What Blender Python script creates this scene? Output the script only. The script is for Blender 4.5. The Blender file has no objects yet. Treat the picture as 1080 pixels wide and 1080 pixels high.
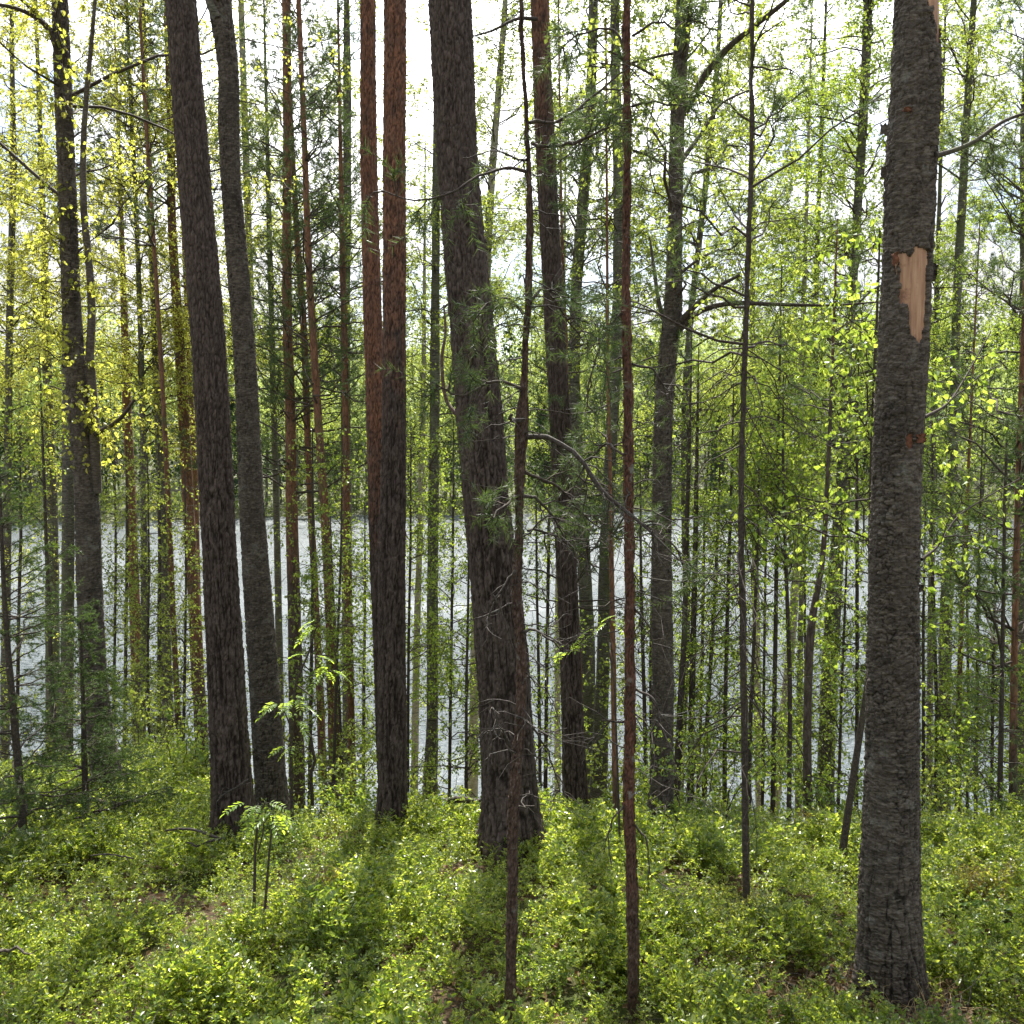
import bpy, math, random
import numpy as np
from mathutils import Vector

random.seed(7)
C = bpy.context.scene.collection
scene = bpy.context.scene
FPX = 1037.0
PITCH = math.radians(5.3)
CAM = np.array([0.0, 0.0, 1.68])
FW = np.array([0.0, math.cos(PITCH), -math.sin(PITCH)])
UP = np.array([0.0, math.sin(PITCH), math.cos(PITCH)])
RT = np.array([1.0, 0.0, 0.0])
WATER = -8.32
SUN_EL, SUN_AZ = math.radians(52), math.radians(-3)


def at(px, py, Y):
    """a pixel of the photograph, at the distance Y ahead, as a point of the place"""
    d = FW * FPX + RT * (px - 540) + UP * (540 - py)
    return CAM + d * (Y / d[1])


def pix(P):
    q = np.asarray(P) - CAM
    w = np.maximum(q @ FW, 0.05)
    return 540 + FPX * (q @ RT) / w, 540 - FPX * (q @ UP) / w


# ------------------------------------------------------------------ noise
def _hash(ix, iy, iz, s):
    h = (ix.astype(np.int64) * 374761393 + iy.astype(np.int64) * 668265263 + iz.astype(np.int64) * 2147483647 + s * 974711) & 0xffffffff
    h = ((h ^ (h >> 13)) * 1274126177) & 0xffffffff
    h = h ^ (h >> 16)
    return (h & 0xffff) / 65535.0


def vnoise(x, y, z=0.0, s=0):
    x, y, z = np.broadcast_arrays(np.asarray(x, float), np.asarray(y, float), np.asarray(z, float))
    ix, iy, iz = np.floor(x).astype(np.int64), np.floor(y).astype(np.int64), np.floor(z).astype(np.int64)
    fx, fy, fz = x - ix, y - iy, z - iz
    fx, fy, fz = fx * fx * (3 - 2 * fx), fy * fy * (3 - 2 * fy), fz * fz * (3 - 2 * fz)
    r = 0
    for a in (0, 1):
        for b in (0, 1):
            for c in (0, 1):
                w = (fx if a else 1 - fx) * (fy if b else 1 - fy) * (fz if c else 1 - fz)
                r = r + w * _hash(ix + a, iy + b, iz + c, s)
    return r * 2 - 1


def fbm(x, y, z=0.0, s=0, o=3):
    r, a, f = 0, 1.0, 1.0
    for i in range(o):
        r = r + a * vnoise(np.asarray(x) * f, np.asarray(y) * f, np.asarray(z) * f, s + i)
        a *= .5
        f *= 2.03
    return r


def worley(u, v, s, wrap):
    """F1, F2 and a cell id on a cylinder: u wraps after `wrap` cells"""
    iu, iv = np.floor(u).astype(np.int64), np.floor(v).astype(np.int64)
    f1 = np.full(u.shape, 9.0)
    f2 = np.full(u.shape, 9.0)
    cid = np.zeros(u.shape)
    z = np.zeros_like(iu)
    for a in (-1, 0, 1):
        for b in (-1, 0, 1):
            cu, cv = iu + a, iv + b
            hu = np.mod(cu, wrap)
            px = cu + .1 + .8 * _hash(hu, cv, z, s)
            py = cv + .1 + .8 * _hash(hu, cv, z, s + 1)
            d = np.sqrt((px - u) ** 2 + (py - v) ** 2)
            near = d < f1
            f2 = np.where(near, f1, np.minimum(f2, d))
            cid = np.where(near, _hash(hu, cv, z, s + 2), cid)
            f1 = np.where(near, d, f1)
    return f1, f2, cid


def sstep(a, b, x):
    t = np.clip((x - a) / (b - a), 0, 1)
    return t * t * (3 - 2 * t)


def ground_z(x, y):
    x, y = np.asarray(x, float), np.asarray(y, float)
    yc = 6.7 + 2.3 * sstep(-1.4, -3.8, x) + .25 * np.sin(x * 1.3 + .6)
    z = -.2 * np.clip(y, -60, None)
    over = np.maximum(y - yc, 0)
    z = z - .36 * over * sstep(0, 2.4, over)
    z = z + .05 * fbm(x * .9, y * .9, 0, 3, 3) + .10 * vnoise(x * .33 + 4, y * .33, 0, 9)
    z = np.where(y < 0, .04 * -y + .05 * fbm(x * .9, y * .9, 0, 3, 3) + .10 * vnoise(x * .33 + 4, y * .33, 0, 9), z)
    return np.maximum(z, WATER - 1.2)


# ------------------------------------------------------------------ meshes
class MB:
    def __init__(self):
        self.v, self.f, self.n, self.a = [], [], 0, []

    def add(self, v, f, mat=0, smooth=True):
        v = np.asarray(v, np.float32).reshape(-1, 3)
        f = np.asarray(f, np.int64)
        if len(v) == 0 or len(f) == 0:
            return
        self.v.append(v)
        self.f.append((f + self.n, mat, smooth))
        self.n += len(v)

    def mesh(self, name, mats, attrs=None, origin=(0, 0, 0)):
        m = bpy.data.meshes.new(name)
        V = np.concatenate(self.v) - np.asarray(origin, np.float32)
        m.vertices.add(len(V))
        m.vertices.foreach_set('co', np.ascontiguousarray(V, np.float32).ravel())
        loops = np.concatenate([f.ravel() for f, _, _ in self.f]).astype(np.int32)
        tot = np.concatenate([np.full(len(f), f.shape[1], np.int32) for f, _, _ in self.f])
        st = np.concatenate([[0], np.cumsum(tot)[:-1]]).astype(np.int32)
        m.loops.add(len(loops))
        m.loops.foreach_set('vertex_index', loops)
        m.polygons.add(len(tot))
        m.polygons.foreach_set('loop_start', st)
        for mt in mats:
            m.materials.append(mt)
        m.polygons.foreach_set('material_index', np.concatenate([np.full(len(f), k, np.int32) for f, k, _ in self.f]))
        m.polygons.foreach_set('use_smooth', np.concatenate([np.full(len(f), s, bool) for f, _, s in self.f]))
        for nm, val in (attrs or {}).items():
            m.attributes.new(nm, 'FLOAT', 'POINT').data.foreach_set('value', np.asarray(val, np.float32))
        m.update(calc_edges=True)
        return m

    def build(self, name, mats, parent=None, attrs=None, origin=(0, 0, 0)):
        if not isinstance(mats, (list, tuple)):
            mats = [mats]
        o = bpy.data.objects.new(name, self.mesh(name, mats, attrs, origin))
        C.objects.link(o)
        if parent is not None:
            o.parent = parent
        else:
            o.location = origin
        return o


def tag(o, label=None, cat=None, group=None, kind=None):
    for k, v in (('label', label), ('category', cat), ('group', group), ('kind', kind)):
        if v:
            o[k] = v
    return o


def empty(name, loc, label, cat, group=None):
    o = bpy.data.objects.new(name, None)
    o.empty_display_size = .1
    C.objects.link(o)
    o.location = [float(a) for a in loc]
    return tag(o, label, cat, group)


def unit(v):
    return v / np.maximum(np.linalg.norm(v, axis=-1, keepdims=True), 1e-9)


def rvec(rng, n):
    return unit(rng.normal(size=(n, 3)))


def tubes(mb, P, R, S=4, mat=0):
    """many tubes with the same number of rings: P (M,k,3), R (M,k)"""
    P, R = np.asarray(P, float), np.asarray(R, float)
    M, k, _ = P.shape
    if M == 0:
        return
    T = unit(np.gradient(P, axis=1))
    ref = np.where(np.abs(T[..., 2:3]) < .8, np.array([0, 0, 1.0]), np.array([1.0, 0, 0]))
    A = unit(np.cross(T, ref))
    B = np.cross(T, A)
    a = np.arange(S) * 2 * math.pi / S
    V = P[:, :, None, :] + R[:, :, None, None] * (np.cos(a)[None, None, :, None] * A[:, :, None, :] + np.sin(a)[None, None, :, None] * B[:, :, None, :])
    i = np.arange(M * (k - 1) * S)
    s = i % S
    j = (i // S) % (k - 1)
    m = i // (S * (k - 1))
    b0 = m * k * S + j * S
    s2 = (s + 1) % S
    mb.add(V.reshape(-1, 3), np.stack([b0 + s, b0 + s2, b0 + S + s2, b0 + S + s], 1), mat)


def leaves(mb, pos, d, nrm, L, W, mat=0, rich=False, fold=.18):
    d = unit(d)
    side = unit(np.cross(d, nrm))
    n = np.cross(side, d)
    L, W = L[:, None], W[:, None]
    N = len(pos)
    b = np.arange(N)[:, None]
    if rich:
        V = np.stack([pos, pos + d * L * .3 + side * W * .42 + n * W * fold, pos + d * L * .68 + side * W * .38 + n * W * fold,
                      pos + d * L - n * L * .08,
                      pos + d * L * .68 - side * W * .38 + n * W * fold, pos + d * L * .3 - side * W * .42 + n * W * fold], 1)
        F = np.concatenate([b * 6 + np.array([[0, 1, 2, 3]]), b * 6 + np.array([[0, 3, 4, 5]])])
    else:
        V = np.stack([pos, pos + d * L * .42 + side * W * .5 + n * W * fold, pos + d * L, pos + d * L * .42 - side * W * .5 + n * W * fold], 1)
        F = b * 4 + np.array([[0, 1, 2, 3]])
    mb.add(V.reshape(-1, 3), F, mat, False)


def along(P, idx, s):
    """points and tangents at parameter s of the paths P[idx]"""
    k = P.shape[1]
    x = np.clip(s, 0, .9999) * (k - 1)
    j = x.astype(int)
    f = (x - j)[:, None]
    a, b = P[idx, j], P[idx, j + 1]
    return a + (b - a) * f, unit(b - a)


def shoot_paths(rng, pos, d, L, k=5, grav=.0, wig=.06):
    n = len(pos)
    t = np.linspace(0, 1, k)
    P = pos[:, None, :] + d[:, None, :] * (L[:, None, None] * t[None, :, None])
    P[:, :, 2] -= (grav * L)[:, None] * t[None, :] ** 2 if np.ndim(grav) else grav * L[:, None] * t[None, :] ** 2
    w = np.cumsum(rng.normal(size=(n, k, 3)) * wig, axis=1)
    w -= w[:, :1]
    return P + w * L[:, None, None]


def grow(rng, P, n, s0, s1, L0, L1, spread=.7, up=0., k=4, grav=.15, wig=.06, taper=True):
    M = len(P)
    idx = np.repeat(np.arange(M), n)
    if len(idx) == 0:
        return np.zeros((0, k, 3)), idx
    s = rng.uniform(s0, s1, len(idx))
    pos, T = along(P, idx, s)
    v = rvec(rng, len(idx))
    v = unit(v - T * np.sum(v * T, 1, keepdims=True))
    d = unit(T * (1 - spread) + v * spread + np.array([0, 0, up]))
    L = rng.uniform(L0, L1, len(idx))
    if taper:
        L = L * (1.15 - .6 * s)
    return shoot_paths(rng, pos, d, L, k, grav, wig), idx


def needles(mb, rng, P, n, L, W, mat=1, s0=0., fwd=.55):
    M = len(P)
    if M == 0:
        return
    idx = np.repeat(np.arange(M), n)
    s = rng.uniform(s0, 1, len(idx))
    pos, T = along(P, idx, s)
    v = rvec(rng, len(idx))
    v = unit(v - T * np.sum(v * T, 1, keepdims=True))
    d = unit(T * fwd + v * (1 - fwd * .5))
    l = (L * rng.uniform(.7, 1.15, len(idx)))[:, None]
    side = unit(np.cross(d, rvec(rng, len(idx)))) * W * .5
    V = np.stack([pos - side, pos + side, pos + d * l], 1)
    mb.add(V.reshape(-1, 3), np.arange(len(idx) * 3).reshape(-1, 3), mat, False)


# ------------------------------------------------------------------ materials
def nt(name):
    m = bpy.data.materials.new(name)
    m.use_nodes = True
    t = m.node_tree
    t.nodes.clear()
    return m, t


def N(t, typ, inp=None, **kw):
    n = t.nodes.new(typ)
    for k, v in kw.items():
        setattr(n, k, v)
    for k, v in (inp or {}).items():
        if hasattr(v, 'is_output') or isinstance(v, bpy.types.NodeSocket):
            t.links.new(v, n.inputs[k])
        else:
            n.inputs[k].default_value = v
    return n


def col(c):
    return (c[0], c[1], c[2], 1)


def ramp(t, fac, stops):
    r = N(t, 'ShaderNodeValToRGB', {'Fac': fac})
    e = r.color_ramp.elements
    while len(e) > 1:
        e.remove(e[-1])
    e[0].position, e[0].color = stops[0][0], col(stops[0][1])
    for p, c in stops[1:]:
        x = e.new(p)
        x.color = col(c)
    return r.outputs['Color']


def mixc(t, fac, a, b, mode='MIX'):
    n = N(t, 'ShaderNodeMix', data_type='RGBA', blend_type=mode)
    for i, v in ((0, fac), (6, a), (7, b)):
        if isinstance(v, bpy.types.NodeSocket):
            t.links.new(v, n.inputs[i])
        else:
            n.inputs[i].default_value = v if i == 0 else col(v)
    return n.outputs[2]


def leaf_mat(name, cols, trans, tmix=.55, gloss=.05, rough=.4, patch=None):
    """thin leaf: colour varies from leaf to leaf, light comes through"""
    m, t = nt(name)
    geo = N(t, 'ShaderNodeNewGeometry')
    rnd = geo.outputs['Random Per Island']
    n = len(cols)
    c = ramp(t, rnd, [(i / max(n - 1, 1), x) for i, x in enumerate(cols)])
    n = len(trans)
    c2 = ramp(t, rnd, [(i / max(n - 1, 1), x) for i, x in enumerate(trans)])
    if patch:
        tc = N(t, 'ShaderNodeTexCoord')
        for sc, lo, hi, ca, cb in patch:
            nz = N(t, 'ShaderNodeTexNoise', {'Vector': tc.outputs['Object'], 'Scale': sc, 'Detail': 2.0})
            mr = N(t, 'ShaderNodeMapRange', {'Value': nz.outputs['Fac'], 'From Min': lo, 'From Max': hi})
            c = mixc(t, mr.outputs['Result'], c, ca)
            c2 = mixc(t, mr.outputs['Result'], c2, cb)
    d = N(t, 'ShaderNodeBsdfDiffuse', {'Color': c})
    tr = N(t, 'ShaderNodeBsdfTranslucent', {'Color': c2})
    mx = N(t, 'ShaderNodeMixShader', {0: tmix, 1: d.outputs[0], 2: tr.outputs[0]})
    g = N(t, 'ShaderNodeBsdfGlossy', {'Color': (1, 1, 1, 1), 'Roughness': rough})
    fr = N(t, 'ShaderNodeLayerWeight', {'Blend': .5})
    pw = N(t, 'ShaderNodeMath', {0: fr.outputs['Facing'], 1: 6.0}, operation='POWER')
    fm = N(t, 'ShaderNodeMath', {0: pw.outputs[0], 1: gloss * 3, 2: gloss * .6}, operation='MULTIPLY_ADD')
    mx2 = N(t, 'ShaderNodeMixShader', {0: fm.outputs[0], 1: mx.outputs[0], 2: g.outputs[0]})
    o = N(t, 'ShaderNodeOutputMaterial', {'Surface': mx2.outputs[0]})
    return m


def bark_mat(name, dark, mid, light, scale=(18, 18, 6), lichen=None, warm=None, attr=False, bump=.6, dist=.01, moss=None, rings=None, rs=(7, 7, 60)):
    m, t = nt(name)
    tc = N(t, 'ShaderNodeTexCoord')
    mp = N(t, 'ShaderNodeMapping', {'Vector': tc.outputs['Object'], 'Scale': scale})
    n1 = N(t, 'ShaderNodeTexNoise', {'Vector': mp.outputs[0], 'Scale': 2.2, 'Detail': 6.0, 'Roughness': .65})
    vo = N(t, 'ShaderNodeTexVoronoi', {'Vector': mp.outputs[0], 'Scale': 1.6}, feature='DISTANCE_TO_EDGE')
    e = N(t, 'ShaderNodeMapRange', {'Value': vo.outputs['Distance'], 'From Min': 0.0, 'From Max': .22})
    c = ramp(t, n1.outputs['Fac'], [(.28, dark), (.5, mid), (.72, light)])
    h = N(t, 'ShaderNodeMath', {0: n1.outputs['Fac'], 1: e.outputs[0]}, operation='MULTIPLY')
    if warm:
        wa = N(t, 'ShaderNodeAttribute', attribute_name='warm')
        n2 = N(t, 'ShaderNodeTexNoise', {'Vector': mp.outputs[0], 'Scale': .8, 'Detail': 4.0})
        s = N(t, 'ShaderNodeMath', {0: wa.outputs['Fac'], 1: n2.outputs['Fac']}, operation='MULTIPLY')
        s2 = N(t, 'ShaderNodeMapRange', {'Value': s.outputs[0], 'From Min': .2, 'From Max': .55})
        wc = ramp(t, n1.outputs['Fac'], [(.3, [x * .5 for x in warm]), (.5, warm), (.75, [min(1, x * 1.5) for x in warm])])
        c = mixc(t, s2.outputs[0], c, wc)
    if attr:
        ca = N(t, 'ShaderNodeAttribute', attribute_name='crack')
        c = mixc(t, ca.outputs['Fac'], c, [x * .45 for x in dark])
    else:
        ed = N(t, 'ShaderNodeMapRange', {'Value': vo.outputs['Distance'], 'From Min': 0.0, 'From Max': .1, 'To Min': .55, 'To Max': 0.0})
        c = mixc(t, ed.outputs[0], c, [x * .6 for x in dark])
    for k, (cc, sc, lo, hi) in enumerate([x for x in (lichen, moss) if x]):
        n3 = N(t, 'ShaderNodeTexNoise', {'Vector': tc.outputs['Object'], 'Scale': sc, 'Detail': 5.0, 'Roughness': .7})
        l = N(t, 'ShaderNodeMapRange', {'Value': n3.outputs['Fac'], 'From Min': lo, 'From Max': hi})
        c = mixc(t, l.outputs[0], c, cc)
    if rings:
        mp2 = N(t, 'ShaderNodeMapping', {'Vector': tc.outputs['Object'], 'Scale': rs})
        n4 = N(t, 'ShaderNodeTexNoise', {'Vector': mp2.outputs[0], 'Scale': 1.0, 'Detail': 4.0})
        l = N(t, 'ShaderNodeMapRange', {'Value': n4.outputs['Fac'], 'From Min': .56, 'From Max': .70})
        c = mixc(t, l.outputs[0], c, rings)
    b = N(t, 'ShaderNodeBump', {'Strength': bump, 'Distance': dist, 'Height': h.outputs[0]})
    p = N(t, 'ShaderNodeBsdfPrincipled', {'Base Color': c, 'Roughness': .85, 'Specular IOR Level': .25, 'Normal': b.outputs[0]})
    N(t, 'ShaderNodeOutputMaterial', {'Surface': p.outputs[0]})
    return m


M = {}
M['pine_bark'] = bark_mat('pine_bark', (.05, .036, .031), (.098, .074, .065), (.165, .132, .118), (22, 22, 9), warm=(.26, .125, .08), attr=True, bump=.5, dist=.006)
M['pine_bark_far'] = bark_mat('pine_bark_far', (.04, .03, .025), (.10, .075, .062), (.17, .135, .115), (16, 16, 5), warm=(.235, .12, .07), bump=.7, dist=.01,
                              moss=((.09, .11, .045), 3.0, .55, .75))
M['birch_bark_old'] = bark_mat('birch_bark_old', (.04, .032, .027), (.105, .087, .073), (.20, .175, .15), (14, 14, 40), attr=True, bump=.6, dist=.006,
                               lichen=((.20, .195, .17), 7.0, .58, .72), moss=((.045, .038, .033), 3.2, .5, .7), rings=(.165, .145, .12), rs=(20, 20, 75))
M['birch_bark_far'] = bark_mat('birch_bark_far', (.05, .045, .04), (.13, .12, .10), (.26, .25, .22), (10, 10, 26), bump=.5, dist=.008,
                               lichen=((.19, .20, .15), 5.0, .5, .72), moss=((.10, .125, .04), 2.0, .5, .75), rings=(.04, .036, .033))
M['birch_bark_pale'] = bark_mat('birch_bark_pale', (.22, .20, .16), (.42, .39, .31), (.6, .57, .48), (8, 8, 26), bump=.3, dist=.005,
                                moss=((.22, .24, .09), 2.0, .45, .7), rings=(.05, .045, .04))
M['sapling_bark'] = bark_mat('sapling_bark', (.03, .024, .02), (.075, .06, .05), (.13, .11, .09), (30, 30, 30), bump=.4, dist=.003,
                             moss=((.11, .12, .06), 3.0, .55, .75))
M['flaky_bark'] = bark_mat('flaky_bark', (.04, .026, .02), (.10, .062, .048), (.20, .15, .125), (34, 34, 20), attr=True, warm=(.16, .075, .052), bump=.7, dist=.005,
                           lichen=((.20, .20, .18), 16.0, .60, .70))
M['twig'] = bark_mat('twig', (.03, .024, .02), (.07, .055, .045), (.13, .11, .09), (40, 40, 40), bump=.2, dist=.002)
M['dead_twig'] = bark_mat('dead_twig', (.03, .024, .02), (.065, .054, .046), (.12, .11, .10), (40, 40, 40), bump=.3, dist=.002,
                          lichen=((.16, .165, .15), 14.0, .6, .7))
M['birch_leaf'] = leaf_mat('birch_leaf', [(.07, .13, .02), (.10, .17, .025), (.14, .19, .03)], [(.30, .38, .05), (.40, .48, .065), (.52, .56, .09)], .58)
M['yellow_leaf'] = leaf_mat('yellow_leaf', [(.12, .16, .02), (.17, .19, .025), (.22, .21, .03)], [(.46, .52, .06), (.58, .60, .08), (.72, .68, .12)], .62)
M['fresh_leaf'] = leaf_mat('fresh_leaf', [(.06, .14, .02), (.09, .19, .025), (.12, .21, .03)], [(.28, .40, .04), (.38, .49, .05), (.50, .57, .08)], .6, .05)
M['rowan_leaf'] = leaf_mat('rowan_leaf', [(.10, .19, .025), (.14, .23, .03)], [(.42, .60, .05), (.55, .68, .07)], .62, .05)
M['pine_needle'] = leaf_mat('pine_needle', [(.035, .065, .022), (.055, .095, .032), (.085, .12, .035)], [(.08, .13, .03), (.14, .20, .04)], .35, .05, .45)
M['spruce_needle'] = leaf_mat('spruce_needle', [(.035, .07, .02), (.055, .10, .025), (.09, .14, .03)], [(.10, .17, .03), (.16, .24, .04)], .38, .05, .45)
M['bilberry_leaf'] = leaf_mat('bilberry_leaf', [(.04, .085, .014), (.085, .145, .02), (.15, .20, .03), (.22, .25, .055)],
                              [(.17, .28, .02), (.36, .48, .03), (.58, .66, .055), (.72, .76, .12)], .56, .06, .3,
                              patch=[(.9, .56, .72, (.06, .105, .022), (.20, .31, .04)), (1.3, .64, .76, (.15, .11, .035), (.36, .26, .05))])
M['bilberry_stem'] = bark_mat('bilberry_stem', (.05, .04, .02), (.09, .09, .03), (.12, .15, .04), (50, 50, 50), bump=.1, dist=.001)


def simple(name, c, rough=.8):
    m, t = nt(name)
    tc = N(t, 'ShaderNodeTexCoord')
    n1 = N(t, 'ShaderNodeTexNoise', {'Vector': tc.outputs['Object'], 'Scale': 60.0, 'Detail': 4.0})
    cc = ramp(t, n1.outputs['Fac'], [(.3, [x * .55 for x in c]), (.7, [min(1, x * 1.35) for x in c])])
    p = N(t, 'ShaderNodeBsdfPrincipled', {'Base Color': cc, 'Roughness': rough, 'Specular IOR Level': .2})
    N(t, 'ShaderNodeOutputMaterial', {'Surface': p.outputs[0]})
    return m


def wood_mat():
    m, t = nt('bare_wood')
    tc = N(t, 'ShaderNodeTexCoord')
    mp = N(t, 'ShaderNodeMapping', {'Vector': tc.outputs['Object'], 'Scale': (60, 60, 5)})
    n1 = N(t, 'ShaderNodeTexNoise', {'Vector': mp.outputs[0], 'Scale': 1.0, 'Detail': 5.0, 'Roughness': .6})
    n2 = N(t, 'ShaderNodeTexNoise', {'Vector': tc.outputs['Object'], 'Scale': 9.0, 'Detail': 5.0, 'Roughness': .7})
    c = ramp(t, n1.outputs['Fac'], [(.3, (.26, .14, .085)), (.5, (.46, .27, .17)), (.7, (.60, .39, .26))])
    l = N(t, 'ShaderNodeMapRange', {'Value': n2.outputs['Fac'], 'From Min': .5, 'From Max': .66})
    c = mixc(t, l.outputs[0], c, (.17, .075, .045))
    b = N(t, 'ShaderNodeBump', {'Strength': .5, 'Distance': .003, 'Height': n1.outputs['Fac']})
    p = N(t, 'ShaderNodeBsdfPrincipled', {'Base Color': c, 'Roughness': .75, 'Normal': b.outputs[0]})
    N(t, 'ShaderNodeOutputMaterial', {'Surface': p.outputs[0]})
    return m


M['bare_wood'] = wood_mat()
M['inner_bark'] = simple('inner_bark', (.17, .075, .045))
M['dry_leaf'] = leaf_mat('dry_leaf', [(.10, .055, .03), (.20, .12, .06), (.28, .20, .12), (.16, .07, .03)], [(.10, .05, .02), (.2, .12, .05)], .3, .04, .5)
M['dry_straw'] = simple('dry_straw', (.36, .27, .14))
M['far_leaf'] = leaf_mat('far_leaf', [(.08, .12, .04), (.12, .17, .05), (.16, .20, .06)], [(.30, .38, .10), (.42, .50, .13)], .5, .03)  # distance haze is put into the colour: paler, less saturated leaves
M['far_needle'] = leaf_mat('far_needle', [(.03, .06, .025), (.05, .085, .035)], [(.07, .12, .03), (.1, .16, .04)], .3, .03)


# ------------------------------------------------------------------ setting
def terrain(name, xs, ys, zf, mat, kind='structure'):
    X, Y = np.meshgrid(xs, ys)
    Z = zf(X, Y)
    V = np.stack([X, Y, Z], -1).reshape(-1, 3)
    nx, ny = len(xs), len(ys)
    i, j = np.meshgrid(np.arange(nx - 1), np.arange(ny - 1))
    a = (j * nx + i).ravel()
    mb = MB()
    mb.add(V, np.stack([a, a + 1, a + nx + 1, a + nx], 1))
    return tag(mb.build(name, mat), kind=kind)


def ground_mat():
    m, t = nt('forest_floor')
    tc = N(t, 'ShaderNodeTexCoord')
    n1 = N(t, 'ShaderNodeTexNoise', {'Vector': tc.outputs['Object'], 'Scale': 26.0, 'Detail': 8.0, 'Roughness': .7})
    n2 = N(t, 'ShaderNodeTexNoise', {'Vector': tc.outputs['Object'], 'Scale': 1.6, 'Detail': 4.0})
    c1 = ramp(t, n1.outputs['Fac'], [(.3, (.022, .015, .01)), (.5, (.07, .047, .028)), (.72, (.16, .11, .065))])
    c2 = ramp(t, n1.outputs['Fac'], [(.3, (.025, .035, .01)), (.7, (.09, .12, .03))])
    l = N(t, 'ShaderNodeMapRange', {'Value': n2.outputs['Fac'], 'From Min': .46, 'From Max': .6})
    c = mixc(t, l.outputs[0], c1, c2)
    b = N(t, 'ShaderNodeBump', {'Strength': .9, 'Distance': .03, 'Height': n1.outputs['Fac']})
    p = N(t, 'ShaderNodeBsdfPrincipled', {'Base Color': c, 'Roughness': .95, 'Specular IOR Level': .15, 'Normal': b.outputs[0]})
    N(t, 'ShaderNodeOutputMaterial', {'Surface': p.outputs[0]})
    return m


xs = np.concatenate([np.linspace(-90, -12, 20), np.linspace(-11, 11, 150), np.linspace(12, 90, 20)])
ys = np.concatenate([np.linspace(-60, -2, 16), np.linspace(-1.5, 13, 110), np.linspace(13.5, 34, 30)])
terrain('ground', xs, ys, ground_z, ground_mat())


def water_mat():
    m, t = nt('lake_water')
    tc = N(t, 'ShaderNodeTexCoord')
    mp = N(t, 'ShaderNodeMapping', {'Vector': tc.outputs['Object'], 'Scale': (.75, 1.0, 1)})
    n1 = N(t, 'ShaderNodeTexNoise', {'Vector': mp.outputs[0], 'Scale': 4.2, 'Detail': 5.0, 'Roughness': .62, 'Distortion': .5})
    n2 = N(t, 'ShaderNodeTexNoise', {'Vector': mp.outputs[0], 'Scale': .35, 'Detail': 2.0})
    mp3 = N(t, 'ShaderNodeMapping', {'Vector': tc.outputs['Object'], 'Scale': (.03, .11, 1)})
    n3 = N(t, 'ShaderNodeTexNoise', {'Vector': mp3.outputs[0], 'Scale': 1.0, 'Detail': 3.0})
    wind = N(t, 'ShaderNodeMapRange', {'Value': n3.outputs['Fac'], 'From Min': .35, 'From Max': .6, 'To Min': .45, 'To Max': 1.0})
    h = N(t, 'ShaderNodeMath', {0: n1.outputs['Fac'], 1: n2.outputs['Fac']}, operation='ADD')
    b = N(t, 'ShaderNodeBump', {'Strength': wind.outputs[0], 'Distance': .30, 'Height': h.outputs[0]})
    p = N(t, 'ShaderNodeBsdfPrincipled', {'Base Color': (.03, .045, .05, 1), 'Roughness': .42, 'IOR': 1.333, 'Specular IOR Level': .5, 'Normal': b.outputs[0]})
    N(t, 'ShaderNodeOutputMaterial', {'Surface': p.outputs[0]})
    return m


terrain('lake', np.linspace(-420, 420, 12), np.linspace(12, 160, 8), lambda x, y: x * 0 + WATER, water_mat())


def far_z(x, y):
    d = np.maximum(y - 101 - 5 * np.sin(x * .045 + 1), 0)
    return WATER - .6 + np.minimum(d * .35, 1.0) + 14 * sstep(4, 70, d) + 26 * sstep(60, 420, d) + 1.2 * vnoise(x * .05, y * .05)


M['far_ground'] = simple('far_ground', (.10, .11, .05))
terrain('far_shore', np.linspace(-480, 480, 80), np.concatenate([np.linspace(94, 180, 40), np.linspace(190, 900, 24)]), far_z, M['far_ground'])


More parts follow.
